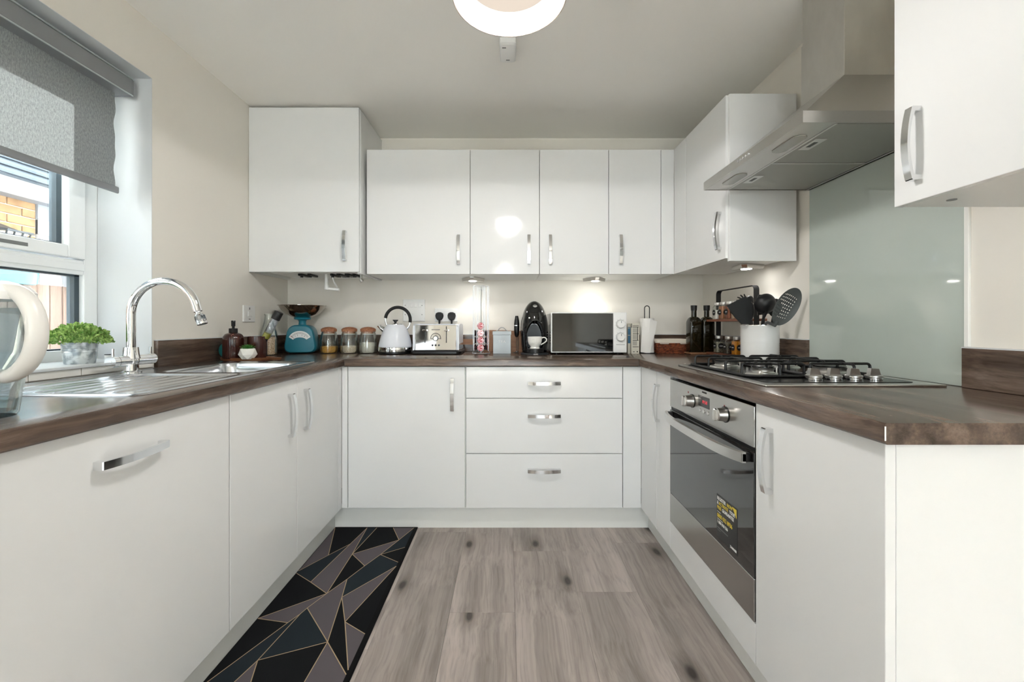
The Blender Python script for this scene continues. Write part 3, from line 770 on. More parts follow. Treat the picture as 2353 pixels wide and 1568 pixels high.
e = Vector(path[-1]); dv = (Vector(path[-1]) - Vector(path[-2])).normalized()
path.append(tuple(e + dv * 0.02))
B().tube(path, 0.0135, 24).obj('spout', 'chrome', tp)
e = Vector(path[-1]); d2 = Vector((0.36, 0, -1)).normalized()
b = B(); b.ball(tuple(e + dv * 0.003), 0.009); b.tube([e + dv * 0.006, e + dv * 0.006 + d2 * 0.012, e + dv * 0.006 + d2 * 0.012], [0.008, 0.0165, 0.0165], 24); b.tube([e + dv * 0.006 + d2 * 0.012, e + dv * 0.006 + d2 * 0.042], 0.0165, 24)
b.obj('aerator', 'chrome', tp)
# ------------------------------------------------------------------ oven
ov = thing('built_in_oven', 'built-in stainless steel oven with a dark glass door', 'oven', (0.97, 1.436, 0.237))
OY0, OY1, OX = 1.1405, 1.7315, 0.6755
B().box(OX + 0.022, XR - 0.06, OY0 + 0.006, OY1 - 0.006, 0.238, 0.831).obj('body', 'gap_dark', ov, True)
cp = B().box(OX, OX + 0.02, OY0, OY1, 0.7175, 0.832, 0.002, 2).obj('control_panel', 'oven_steel', ov, True)
B().box(OX + 0.006, OX + 0.022, OY0 + 0.001, OY1 - 0.001, 0.705, 0.7175).obj('vent_gap', 'black_plastic', ov, True)
dr = B().box(OX, OX + 0.02, OY0, OY1, 0.3585, 0.7045, 0.002, 2).obj('door_glass', 'oven_glass', ov, True)
B().box(OX - 0.0005, OX + 0.02, OY0, OY1, 0.2385, 0.3580, 0.002, 2).obj('lower_strip', 'oven_steel', ov, True)
n = 20; rings = []
for i in range(n + 1):
    t = -1 + 2 * i / n; y = 1.436 + 0.283 * t
    x = OX - 0.055 + 0.030 * abs(t) ** 4
    rings.append([(x, y, 0.672), (x, y, 0.700), (x + 0.010, y, 0.702), (x + 0.010, y, 0.672)])
b = B(); b.loft(rings); b.obj('door_handle', 'steel_light', ov, True)
for y in (1.165, 1.707): B().box(OX - 0.026, OX, y - 0.012, y + 0.012, 0.674, 0.699, 0.002).obj('handle_mount', 'black_plastic', ov, True)
for y in (1.524, 1.292):
    b = B(); b.lathe([(0.0, -0.029), (0.016, -0.029), (0.019, -0.026), (0.0215, -0.006), (0.0225, 0.0), (0, 0)], 28, (OX, y, 0.777), ax='x')
    k = b.obj('knob', 'steel_light', cp, True)
    B().lathe([(0.0, -0.002), (0.025, -0.002), (0.025, 0.0), (0, 0.0)], 28, (OX, y, 0.777), ax='x').obj('knob_collar', 'black_plastic', k, True)
    B().box(OX - 0.038, OX - 0.026, y - 0.006, y + 0.006, 0.758, 0.796, 0.003).obj('knob_grip', 'steel_light', k, True)
for y, z in ((1.556, 0.8035), (1.2965, 0.8025)): B().box(OX - 0.0006, OX, y - 0.003, y + 0.003, z - 0.003, z + 0.003).obj('indicator_mark', 'red_mark', cp, True)
ds = B().box(OX - 0.0008, OX, 1.393, 1.473, 0.771, 0.808).obj('display', 'display_glass', cp, True)
text('09:58', 0.016, 'led_red', ds, Vector((OX - 0.0012, 1.424, 0.789)) - wloc(ds), '-x')
for y in (1.403, 1.432, 1.461): B().lathe([(0, -0.002), (0.006, -0.002), (0.0065, 0.0), (0, 0)], 20, (OX, y, 0.7565), ax='x').obj('button', 'steel_light', cp, True)
text('ZANUSSI', 0.0085, 'print_dark', cp, Vector((OX - 0.0004, 1.43, 0.822)) - wloc(cp), '-x')
st = B().box(OX - 0.0006, OX, 1.2224, 1.3426, 0.374, 0.512).obj('guarantee_sticker', 'sticker_black', dr, True)
def stx(body, size, mat, y, z, al='LEFT', sx=1.0):
    text(body, size, mat, st, Vector((OX - 0.001, y, z)) - wloc(st), '-x', al, sx=sx)
stx('REGISTER', 0.0155, 'print_white', 1.339, 0.500, sx=0.78); stx('NOW', 0.0155, 'print_yellow', 1.2805, 0.500, sx=0.78)
stx('&', 0.0155, 'print_white', 1.339, 0.4855, sx=0.78); stx('ACTIVATE', 0.0155, 'print_yellow', 1.3285, 0.4855, sx=0.78); stx('YOUR', 0.0155, 'print_white', 1.2655, 0.4855, sx=0.72)
stx('FREE', 0.0155, 'print_yellow', 1.339, 0.471, sx=0.78); stx('GUARANTEE', 0.0155, 'print_white', 1.3085, 0.471, sx=0.76)
stx('0800 032 8936', 0.019, 'print_yellow', 1.339, 0.445, sx=0.78)
stx('1 800 818 536', 0.014, 'print_white', 1.339, 0.4245, sx=0.78)
stx('ZANUSSI', 0.0105, 'print_white', 1.2265, 0.3835, 'RIGHT', sx=0.85)
B().box(OX - 0.001, OX - 0.0006, 1.318, 1.339, 0.4565, 0.4578).obj('underline', 'print_white', st, True); B().box(OX - 0.001, OX - 0.0006, 1.305, 1.339, 0.4335, 0.4347).obj('underline', 'print_white', st, True)
b = B(); b.box(OX - 0.001, OX - 0.0006, 1.275, 1.339, 0.405, 0.4085); b.box(OX - 0.001, OX - 0.0006, 1.318, 1.339, 0.3985, 0.4); b.obj('small_print', 'print_grey', st, True)
b = B(); b.prism([(1.2265, 0.508), (1.2500, 0.508), (1.2265, 0.482)], 'x', OX - 0.001, OX - 0.0006); b.obj('corner_flash', 'print_yellow', st, True)
# ------------------------------------------------------------------ hob
hb = thing('gas_hob', 'stainless steel gas hob with black pan supports and four knobs', 'hob', (0.961, 1.44, ZT))
B().box(0.71, 1.212, 1.145, 1.735, ZT, ZT + 0.0065, 0.003, 2).obj('base_plate', 'steel_light', hb, True)
b = B(); b.prism(rr(0.43, 0.525, 0.02, 5, 0.95, 1.446), 'z', ZT + 0.006, ZT + 0.0085); b.obj('enamel_tray', 'black_enamel', hb, True)
for x, y, r in ((0.84, 1.37, 0.030), (0.84, 1.60, 0.038), (1.07, 1.60, 0.026), (1.07, 1.385, 0.044)):
    b = B(); b.lathe([(0, 0), (r + 0.022, 0), (r + 0.016, 0.006), (r + 0.004, 0.008), (r, 0.012), (0, 0.012)], 32, (x, y, ZT + 0.0085)); bn = b.obj('burner', 'steel_light', hb, True)
    bb = B(); bb.lathe([(0, 0.012), (r, 0.012), (r + 0.003, 0.024), (0, 0.024)], 32, (x, y, ZT + 0.0085), rib=(24, 0.03)); bb.obj('flame_ring', 'steel_light', bn, True)
    bb = B(); bb.lathe([(0, 0.024), (r + 0.002, 0.024), (r + 0.002, 0.028), (r - 0.004, 0.030), (0, 0.030)], 32, (x, y, ZT + 0.0085)); bb.obj('burner_cap', 'black_enamel', bn, True)
    B().cyl((x + r + 0.008, y - 0.012, ZT + 0.012), (x + r + 0.008, y - 0.012, ZT + 0.032), 0.0022, seg=8).obj('igniter', 'white_ceramic', bn, True)
def bent(p0, p1, z0, z1, r=0.010):
    p0, p1 = Vector(p0), Vector(p1); d = (p1 - p0).normalized(); pts = []
    A = Vector((p0.x, p0.y, z0)); pts.append(A)
    for i in range(6):
        a = PI / 2 * i / 5
        pts.append(Vector((p0.x, p0.y, z1 - r)) + d * (r - r * math.cos(a)) + Vector((0, 0, r * math.sin(a))))
    for i in range(6):
        a = PI / 2 * i / 5
        pts.append(Vector((p1.x, p1.y, z1 - r)) - d * (r - r * math.sin(a)) + Vector((0, 0, r * math.cos(a))))
    pts.append(Vector((p1.x, p1.y, z0)))
    return pts
for x0, x1, bx in ((0.742, 0.948, 0.84), (0.958, 1.158, 1.07)):
    b = B(); zl = ZT + 0.013
    b.tube([(p[0], p[1], zl) for p in rr(x1 - x0, 0.42, 0.03, 5, (x0 + x1) / 2, 1.493)], 0.0045, 8, closed=True)
    for y in (1.325, 1.425, 1.545, 1.655):
        b.tube(bent((x0 + 0.004, y, 0), (x1 - 0.004, y, 0), zl, ZT + 0.048), 0.0042, 8)
    for y0, y1 in ((1.284, 1.350), (1.405, 1.575), (1.63, 1.70)):
        b.tube(bent((bx, y0, 0), (bx, y1, 0), zl if y0 < 1.3 or y1 > 1.69 else ZT + 0.03, ZT + 0.049), 0.0042, 8)
    b.obj('pan_support', 'cast_iron', hb, True)
for x in (0.914, 0.973, 1.033, 1.093):
    b = B(); b.lathe([(0, 0), (0.019, 0), (0.022, 0.003), (0.022, 0.006), (0.0, 0.006)], 28, (x, 1.242, ZT + 0.0065)); kc = b.obj('knob', 'chrome', hb, True)
    b = B(); b.lathe([(0, 0.006), (0.0185, 0.006), (0.0225, 0.010), (0.0225, 0.014), (0.020, 0.016), (0.0, 0.016)], 28, (x, 1.242, ZT + 0.0065)); b.obj('knob_skirt', 'steel_light', kc, True)
    b = B(); b.prism([(-0.018, 0.015), (-0.014, 0.036), (0.012, 0.034), (0.019, 0.015)], 'y', -0.006, 0.006); b.xf(Matrix.Translation((x, 1.242, ZT + 0.0065)) @ Matrix.Rotation(0.12, 4, 'Z')); b.obj('knob_grip', 'steel_light', kc, True)
# ------------------------------------------------------------------ extractor hood
hd = thing('extractor_hood', 'stainless steel chimney extractor hood above the hob', 'hood', (1.04, 1.44, 1.616))
HX, HY0, HY1, HZ0, HZ1 = 0.816, 1.149, 1.732, 1.616, 1.6505
CX, CY0, CY1, CZ = 1.086, 1.342, 1.539, 1.864
def rc(x0, x1, y0, y1, z): return [(x0, y0, z), (x1, y0, z), (x1, y1, z), (x0, y1, z)]
XH = XR - 0.0065
b = B()
b.loft([rc(HX + 0.004, XH, HY0 + 0.004, HY1 - 0.004, HZ0 + 0.005), rc(HX + 0.004, XH, HY0 + 0.004, HY1 - 0.004, HZ0), rc(HX, XH, HY0, HY1, HZ0), rc(HX, XH, HY0, HY1, HZ1 - 0.002), rc(HX + 0.002, XH, HY0 + 0.002, HY1 - 0.002, HZ1),
        rc(HX + 0.014, XH, HY0 + 0.014, HY1 - 0.014, HZ1 + 0.001), rc(CX, XH, CY0, CY1, CZ)], True, True)
b.obj('canopy', 'steel', hd, True, sharp=12)
b = B(); b.box(CX, XH, CY0, CY1, CZ, 2.084, 0.001); b.obj('chimney', 'hood_steel', hd, True)
b = B(); b.box(CX + 0.003, XH, CY0 + 0.003, CY1 - 0.003, 2.084, ZC, 0.0); b.obj('upper_chimney', 'hood_steel', hd, True)
b = B(); b.box(HX + 0.006, 0.912, HY0 + 0.006, HY1 - 0.006, HZ0 + 0.001, HZ0 + 0.004); lp = b.obj('lamp_strip', 'steel', hd, True)
for y in (1.29, 1.60):
    B().prism(rr(0.045, 0.125, 0.02, 5, 0.872, y), 'z', HZ0 - 0.0015, HZ0 + 0.003).obj('lamp_lens', 'lens', lp, True)
for y0, y1, ly in ((1.160, 1.438, 1.29), (1.446, 1.722, 1.60)):
    f = B().box(0.916, 1.236, y0, y1, HZ0 + 0.0005, HZ0 + 0.0045, 0.001).obj('grease_filter', 'filter_mesh', hd, True)
    b = B(); b.box(0.926, 0.962, ly - 0.04, ly + 0.04, HZ0 - 0.0012, HZ0 + 0.001, 0.0005); lt = b.obj('filter_latch', 'steel_light', f, True)
    B().box(0.937, 0.950, ly - 0.018, ly + 0.018, HZ0 - 0.0016, HZ0 - 0.001).obj('finger_slot', 'black_plastic', lt, True)
b = B(); b.box(0.912, 1.24, 1.438, 1.446, HZ0 - 0.001, HZ0 + 0.005); b.box(0.9105, 0.9165, HY0 + 0.006, HY1 - 0.006, HZ0 - 0.001, HZ0 + 0.005); b.box(1.238, 1.246, HY0 + 0.006, HY1 - 0.006, HZ0 - 0.001, HZ0 + 0.005); b.obj('filter_frame', 'steel_light', hd, True)
for i in range(5):
    B().lathe([(0, -0.004), (0.0038, -0.004), (0.0045, 0.0), (0, 0)], 14, (HX, 1.405 + i * 0.016, 1.6335), ax='x').obj('button', 'chrome', hd, True)
# ------------------------------------------------------------------ microwave (local: front at y=0 facing -y)
mw = thing('microwave', 'white microwave with black glass door and two dials', 'microwave', (0.465, 2.385, ZT))
b = B(); b.box(-0.214, 0.214, 0.012, 0.28, 0.014, 0.242, 0.004, 2); bd = b.obj('casing', 'white_plastic', mw)
b = B()
for i in range(5): b.box(-0.2146, -0.214, 0.05, 0.10, 0.06 + i * 0.016, 0.067 + i * 0.016)
b.obj('vent', 'black_plastic', bd)
b = B(); b.box(-0.218, 0.140, 0.0, 0.013, 0.012, 0.244, 0.004, 2); dq = b.obj('door', 'white_plastic', mw)
B().box(-0.211, 0.138, -0.0015, 0.002, 0.018, 0.238, 0.0008).obj('door_glass', 'mw_glass', dq)
b = B(); b.box(0.1415, 0.218, 0.0, 0.013, 0.012, 0.244, 0.004, 2); cpn = b.obj('control_panel', 'white_plastic', mw)
for z in (0.176, 0.102):
    b = B(); b.lathe([(0, -0.02), (0.020, -0.02), (0.0225, -0.017), (0.024, 0.0), (0, 0)], 32, (0.181, 0.0, z), ax='y'); k = b.obj('dial', 'white_plastic', cpn)
    B().lathe([(0.0245, -0.0008), (0.0258, -0.0008), (0.0258, 0), (0.0245, 0)], 32, (0.181, 0.0, z), ax='y', closed=True).obj('dial_ring', 'grey_plastic', k)
    B().box(0.1795, 0.1825, -0.0208, -0.0195, z + 0.006, z + 0.018).obj('dial_pointer', 'grey_plastic', k)
    b = B()
    for a in range(-140, 141, 35):
        q = math.radians(90 - a); b.box(0.181 + 0.031 * math.cos(q) - 0.0012, 0.181 + 0.031 * math.cos(q) + 0.0012, -0.0004, 0, z + 0.031 * math.sin(q) - 0.0007, z + 0.031 * math.sin(q) + 0.0007)
    b.obj('dial_marks', 'print_grey', cpn)
B().box(0.156, 0.206, -0.0004, 0.0, 0.0575, 0.0595).obj('name_line', 'print_grey', cpn)
b = B(); b.box(0.154, 0.208, -0.003, 0.0, 0.026, 0.052, 0.001); b.obj('door_button', 'white_plastic', cpn)
for x in (-0.18, 0.18):
    for y in (0.05, 0.24): B().lathe([(0, 0), (0.014, 0), (0.016, 0.0145), (0, 0.0145)], 16, (x, y, 0)).obj('foot', 'black_plastic', mw)
# ------------------------------------------------------------------ kettle
kt = thing('kettle', 'white pyramid kettle with chrome base band and black arched handle', 'kettle', (-0.668, 2.47, ZT))
B().lathe([(0, 0), (0.088, 0), (0.094, 0.004), (0.094, 0.016), (0, 0.016)], 40).obj('power_base', 'black_plastic', kt)
bd = B().lathe([(0, 0.016), (0.098, 0.016), (0.0995, 0.024), (0.0985, 0.040), (0.095, 0.044), (0, 0.044)], 40).obj('band', 'chrome', kt)
B().lathe([(0.0, 0.043), (0.0965, 0.043), (0.0955, 0.056), (0.089, 0.085), (0.079, 0.118), (0.066, 0.148), (0.054, 0.166), (0.046, 0.1735), (0, 0.1735)], 40).obj('body', 'kettle_white', kt)
lid = B().lathe([(0, 0.1735), (0.045, 0.1735), (0.044, 0.177), (0.03, 0.181), (0.012, 0.183), (0, 0.183)], 32).obj('lid', 'chrome', kt)
B().lathe([(0, 0.182), (0.006, 0.182), (0.008, 0.190), (0.017, 0.199), (0.0165, 0.202), (0, 0.2)], 24, sy=0.55).obj('knob', 'black_plastic', lid)
b = B(); pts = []
for i in range(25):
    a = math.radians(172 - i * (172 + 12) / 24); pts.append((0.014 + 0.074 * math.cos(a), 0, 0.202 + 0.074 * math.sin(a)))
b.tube(pts, 0.0095, 14); b.obj('handle', 'black_matt', kt)
for p in ([(-0.060, 0, 0.212), (-0.058, 0, 0.19), (-0.052, 0, 0.172), (-0.045, 0, 0.162)], [(0.087, 0, 0.19), (0.083, 0, 0.17), (0.075, 0, 0.155), (0.066, 0, 0.146)]):
    B().tube(p, 0.005, 12).obj('handle_arm', 'chrome', kt)
b = B()
r0 = [(-0.062 , 0.026 * math.cos(a), 0.132 + 0.028 * math.sin(a)) for a in [2 * PI * i / 20 for i in range(20)]]
r1 = [(-0.083 - 0.006 * math.sin(a), 0.020 * math.cos(a), 0.149 + 0.020 * math.sin(a)) for a in [2 * PI * i / 20 for i in range(20)]]
r2 = [(-0.097 + 0.012 * math.sin(a), 0.014 * math.cos(a), 0.168 + 0.006 * math.sin(a)) for a in [2 * PI * i / 20 for i in range(20)]]
b.loft([r0, r1, r2]); b.obj('spout', 'chrome', kt)
# ------------------------------------------------------------------ toaster
ts = thing('toaster', 'white and polished steel four slot toaster beside the kettle', 'toaster', (-0.4165, 2.40, ZT))
b = B(); b.loft([ring3(rr(0.285, 0.24, 0.03, 5, 0, 0.115), 0.0), ring3(rr(0.296, 0.25, 0.035, 5, 0, 0.115), 0.006), ring3(rr(0.296, 0.25, 0.035, 5, 0, 0.115), 0.018), ring3(rr(0.275, 0.235, 0.03, 5, 0, 0.115), 0.026)]); b.obj('base', 'black_plastic', ts)
prof = [(-0.126, 0.022), (-0.126, 0.155), (-0.118, 0.170), (-0.10, 0.177), (0.10, 0.177), (0.118, 0.170), (0.126, 0.155), (0.126, 0.022)]
sideL = []
b = B(); b.loft([[(p[0], 0.004, p[1]) for p in prof], [(p[0], 0.224, p[1]) for p in prof]]); b.obj('shell', 'kettle_white', ts)
for s in (-1, 1):
    b = B(); b.prism([(0.006, 0.03), (0.004, 0.14), (0.02, 0.168), (0.05, 0.178), (0.18, 0.178), (0.21, 0.168), (0.226, 0.14), (0.224, 0.03)], 'x', s * 0.1265, s * 0.134); b.obj('side_cheek', 'kettle_white', ts)
    b = B(); b.box(s * 0.1265, s * 0.1355, 0.008, 0.222, 0.022, 0.062, 0.002); b.obj('side_band', 'chrome', ts)
fp = B().box(-0.119, 0.119, -0.001, 0.006, 0.024, 0.172, 0.003, 2).obj('front_plate', 'chrome', ts)
for x in (-0.0615, 0.0615):
    B().box(x - 0.0027, x + 0.0027, -0.0016, 0.0, 0.068, 0.163).obj('lever_slot', 'black_plastic', fp)
    B().box(x - 0.013, x + 0.013, -0.018, -0.001, 0.136, 0.1455, 0.003, 2).obj('lever', 'chrome', fp)
    B().box(x - 0.035, x + 0.035, 0.03, 0.06, 0.172, 0.1782).obj('bread_slot', 'gap_dark', ts)
    B().box(x - 0.035, x + 0.035, 0.15, 0.18, 0.172, 0.1782).obj('bread_slot', 'gap_dark', ts)
b = B(); pts = [(0.029 * math.cos(math.radians(a)), -0.0018, 0.094 + 0.029 * math.sin(math.radians(a))) for a in range(-5, 186, 10)]
b.tube(pts, 0.0014, 8); b.tube([(-0.029, -0.0018, 0.0915), (-0.012, -0.0018, 0.0915)], 0.0014, 8); b.tube([(0.029, -0.0018, 0.0915), (0.012, -0.0018, 0.0915)], 0.0014, 8); b.obj('dial_scale', 'black_plastic', fp)
dl = B().lathe([(0.0, -0.012), (0.012, -0.012), (0.012, -0.004), (0.0, -0.004)], 28, (0, 0, 0.094), ax='y').obj('dial', 'steel_light', fp)
B().lathe([(0.0125, -0.011), (0.0155, -0.009), (0.0155, 0.0), (0.0125, 0.0)], 28, (0, 0, 0.094), ax='y', closed=True).obj('dial_ring', 'black_plastic', dl)
for x in (-0.0185, 0, 0.0185): B().lathe([(0.0, -0.006), (0.0055, -0.006), (0.006, 0.0), (0, 0)], 18, (x, 0, 0.054), ax='y').obj('button', 'black_plastic', fp)
B().box(-0.024, 0.024, -0.0016, 0, 0.1415, 0.1455).obj('name_plate', 'print_grey', fp)
# ------------------------------------------------------------------ coffee machine
cm = thing('coffee_machine', 'black egg shaped capsule coffee machine between frother and microwave', 'coffee machine', (0.157, 2.47, ZT))
rings = []; NZ, NA = 110, 160
for i in range(NZ + 1):
    t = i / NZ; z = 0.012 + 0.300 * t
    u = (z - 0.135) / (0.178 if z > 0.135 else 0.25)
    w = max(0.0, 1 - abs(u) ** 2.1) ** 0.5
    hw = 0.082 * w; hd_ = 0.105 * w
    ring = []
    for j in range(NA):
        a = 2 * PI * j / NA
        x, y = max(hw, 0.001) * math.cos(a), max(hd_, 0.001) * math.sin(a)
        e = (x / 0.049) ** 2 + ((z - 0.095) / 0.098) ** 2
        if y < 0 and z > 0.034 and e < 1.25:
            k = sst(1.1, 0.86, e); y = y * (1 - k) + 0.025 * k
        ring.append((x, y, z))
    rings.append(ring)
B().loft(rings).obj('body', 'black_gloss', cm, sharp=180)
B().prism([(0.045 * math.cos(a), 0.092 + 0.085 * math.sin(a)) for a in [2 * PI * i / 40 for i in range(40)]], 'y', 0.0205, 0.024).obj('back_plate', 'dark_slate', cm)
b = B(); b.lathe([(0, 0), (0.082, 0), (0.083, 0.005), (0.078, 0.010), (0.0, 0.012)], 40, (0, -0.045, 0), sy=1.0); b.obj('base_disc', 'dark_slate', cm)
b = B(); b.lathe([(0, 0.01), (0.05, 0.012), (0.05, 0.033), (0.047, 0.036), (0, 0.036)], 32, (0, -0.075, 0)); b.obj('drip_tray', 'black_plastic', cm)
b = B(); b.cyl((0, -0.045, 0.20), (0, -0.045, 0.178), 0.016, 0.010); b.cyl((0, -0.045, 0.22), (0, -0.045, 0.2), 0.026, 0.018); b.obj('nozzle', 'black_gloss', cm)
b = B()   # smoked lid over the head
R_ = []
for i in range(14):
    z = 0.243 + 0.067 * i / 13; u = (z - 0.135) / 0.178; w = max(0.0, 1 - abs(u) ** 2.1) ** 0.5
    R_.append([(0.0835 * w * 0.93 * math.cos(a), 0.107 * w * math.sin(a) - 0.0005, z) for a in [PI + PI * (0.12 + 0.76 * j / 20) for j in range(21)]])
b.loft(R_, False, False, closed=False); b.obj('lid', 'smoke_plastic', cm)
def egg_front(z):
    u = (z - 0.135) / 0.178; return -0.107 * max(0.0, 1 - abs(u) ** 2.1) ** 0.5
zb = 0.281
b = B(); b.lathe([(0.0, -0.002), (0.0105, -0.003), (0.0125, 0.0), (0, 0.0)], 24, (0, 0, 0), ax='y'); b.xf(Matrix.Translation((0, egg_front(zb) - 0.003, zb)) @ Matrix.Rotation(-0.95, 4, 'X')); b.obj('badge', 'steel_light', cm)
B().cyl((-0.034, egg_front(0.212) + 0.012, 0.212), (-0.034, egg_front(0.212) + 0.006, 0.212), 0.0045, seg=16).obj('button', 'print_white', cm)
text('KRUPS', 0.009, 'print_white', cm, (0, -0.1282, 0.0055), '-y')
mg = thing('coffee_cup', 'white embossed cup standing on the coffee machine', 'cup', (0.155, 2.392, ZT + 0.036))
B().lathe([(0, 0.0), (0.028, 0.0), (0.028, 0.005), (0.025, 0.008), (0.027, 0.014), (0.036, 0.026), (0.041, 0.042), (0.0425, 0.068), (0.0405, 0.068), (0.039, 0.042), (0.033, 0.026), (0.024, 0.014), (0, 0.012)], 36).obj('bowl', 'white_ceramic', mg)
B().tube([(0.040, 0, 0.057)] + [(0.052 + 0.0155 * math.cos(math.radians(t)), 0, 0.049 + 0.0145 * math.sin(math.radians(t))) for t in range(125, -61, -15)] + [(0.052, 0, 0.031), (0.043, 0, 0.026), (0.034, 0, 0.021)], 0.0035, 10).obj('handle', 'white_ceramic', mg)
b = B()
for i in range(18):
    a = PI * 1.5 + random.uniform(-0.9, 0.9); z = random.uniform(0.026, 0.058); rad = 0.0365 + (z - 0.026) * 0.16
    b.ball((rad * math.cos(a), rad * math.sin(a), z), 0.0022, seg=8, rings=4)
b.obj('embossing', 'white_ceramic', mg)
# ------------------------------------------------------------------ wall plates
def plate_thing(name, label, cat, loc): return thing(name, label, cat, loc)
sp_ = plate_thing('switch_panel', 'white grid panel of appliance switches on the back wall above the kettle', 'switch', (-0.606, YB, 1.150))
pl = B().box(-0.071, 0.071, -0.009, 0.0, -0.071, 0.071, 0.002, 2).obj('plate', 'socket_white', sp_)
for i in range(4): B().box(-0.049 + i * 0.026, -0.031 + i * 0.026, -0.013, -0.009, 0.019, 0.046, 0.0015).obj('rocker', 'socket_white', pl)
B().box(-0.021, -0.003, -0.013, -0.009, -0.044, -0.016, 0.0015).obj('rocker', 'socket_white', pl)
for x, z in ((-0.056, 0.032), (0.052, 0.031), (0.052, -0.028), (-0.056, -0.028)): B().lathe([(0, -0.001), (0.003, -0.001), (0.003, 0), (0, 0)], 12, (x, -0.009, z), ax='y').obj('screw', 'grey_plastic', pl)
so = plate_thing('double_socket', 'white double wall socket behind the toaster', 'socket', (-0.399, YB, 1.120))
pl = B().box(-0.073, 0.073, -0.009, 0.0, -0.043, 0.043, 0.002, 2).obj('plate', 'socket_white', so)
for x in (-0.008, 0.008): B().box(x - 0.005, x + 0.005, -0.012, -0.009, 0.005, 0.028, 0.001).obj('rocker', 'socket_white', pl)
for x, lb in ((-0.440, 'black plug in the left half of the double socket'), (-0.3615, 'black plug in the right half of the double socket')):
    pg = thing('plug', lb, 'plug', (x, YB - 0.009, 1.108))
    b = B(); o = [(-0.012, -0.022), (-0.022, -0.010), (-0.026, 0.006), (-0.022, 0.022), (-0.008, 0.029), (0.008, 0.029), (0.022, 0.022), (0.026, 0.006), (0.022, -0.010), (0.012, -0.022)]
    b.loft([[(p[0], 0, p[1]) for p in o], [(p[0], -0.016, p[1]) for p in o], [(p[0] * 0.85, -0.022, p[1] * 0.85) for p in o]]); b.obj('body', 'black_matt', pg)
    B().tube([(0, -0.010, -0.02), (0, -0.011, -0.045), (0.002, -0.014, -0.09), (0.006, -0.014, -0.15), (0.01, -0.018, -0.205)], [0.007, 0.0055, 0.0035, 0.0035, 0.0035], 10).obj('cable', 'black_matt', pg)
fs_ = plate_thing('fused_switch', 'white fused switch plate on the left wall by the window', 'switch', (XL, 2.279, 1.117))
pl = B().box(0.0, 0.009, -0.05, 0.05, -0.045, 0.045, 0.002, 2).obj('plate', 'socket_white', fs_)
B().box(0.009, 0.014, -0.018, 0.018, -0.015, 0.015, 0.002).obj('rocker', 'socket_white', pl)
b = B(); b.box(0.009, 0.0095, -0.004, 0.004, 0.022, 0.034); b.box(0.009, 0.0095, -0.008, 0.008, -0.032, -0.028); b.obj('marking', 'print_grey', pl)
# ------------------------------------------------------------------ things around the sink
ty = thing('wooden_tray', 'oval dark wooden tray beside the sink', 'tray', (-1.262, 2.012, ZT))
def ell(rx, ry, n=40, w=0.0):
    return [((rx + w * math.sin(3 * a + 0.5)) * math.cos(a), ry * math.sin(a)) for a in [2 * PI * i / n for i in range(n)]]
b = B(); b.loft([ring3(ell(0.115, 0.055), 0.0), ring3(ell(0.125, 0.06, w=0.003), 0.006), ring3(ell(0.128, 0.062, w=0.003), 0.015), ring3(ell(0.118, 0.053), 0.015), ring3(ell(0.115, 0.05), 0.010)]); b.obj('dish', 'tray_wood', ty)
b = B(); b.loft([ring3([(x + 0.135, y - 0.004) for x, y in ell(0.03, 0.014, 20)], 0.003), ring3([(x + 0.135, y - 0.004) for x, y in ell(0.034, 0.018, 20)], 0.014)]); b.obj('grip', 'tray_wood', ty)
TZ = ZT + 0.010
sb = thing('soap_dispenser', 'ribbed amber glass soap bottle with black pump on the tray', 'bottle', (-1.318, 1.995, TZ))
B().lathe([(0, 0), (0.040, 0), (0.043, 0.004), (0.043, 0.09), (0.041, 0.106), (0.033, 0.118), (0.02, 0.124), (0.0, 0.124)], 96, rib=(32, 0.028)).obj('bottle', 'amber_glass', sb, sharp=60)
pu = B().lathe([(0, 0.122), (0.0185, 0.122), (0.0185, 0.143), (0.017, 0.145), (0, 0.145)], 28).obj('collar', 'black_matt', sb)
b = B(); b.cyl((0, 0, 0.143), (0, 0, 0.156), 0.006); b.lathe([(0, 0.155), (0.0085, 0.155), (0.009, 0.182), (0, 0.183)], 20); b.tube([(0, 0, 0.177), (0.01, -0.02, 0.177)], [0.006, 0.0045], 12); b.obj('pump', 'black_matt', pu)
tb = thing('brush_holder', 'dark ribbed glass tumbler behind the succulent', 'tumbler', (-1.236, 2.050, TZ))
B().lathe([(0, 0), (0.040, 0), (0.042, 0.004), (0.042, 0.105), (0.039, 0.105), (0.039, 0.006), (0, 0.006)], 96, rib=(32, 0.028)).obj('glass', 'amber_glass', tb, sharp=60)
bh = thing('dish_brush', 'dish brush with clear soap filled handle and black cap leaning in the tumbler', 'brush', (-1.245, 2.052, TZ + 0.008))
A_, D_ = Vector((0, 0, 0)), Vector((0.50, 0.06, 1)).normalized()
B().tube([A_ + D_ * 0.02, A_ + D_ * 0.10], 0.014, 18).obj('brush_head', 'black_matt', bh)
B().tube([A_ + D_ * 0.10, A_ + D_ * 0.125], 0.0165, 20).obj('soap', 'yellow_soap', bh)
B().tube([A_ + D_ * 0.10, A_ + D_ * 0.205], 0.018, 20).obj('tube', 'brush_tube', bh)
B().tube([A_ + D_ * 0.203, A_ + D_ * 0.243], 0.0205, 20).obj('cap', 'black_matt', bh)
sg = thing('scrubber', 'round teal scrubber behind the soap bottle', 'sponge', (-1.3755, 2.03, TZ))
B().lathe([(0, -0.010), (0.030, -0.010), (0.036, -0.004), (0.036, 0.004), (0.030, 0.010), (0, 0.010)], 32, (0, 0, 0.037), ax='y').obj('pad', 'sponge_teal', sg)
su = thing('succulent', 'green succulent in a white faceted pot on the tray', 'plant', (-1.230, 1.966, TZ))
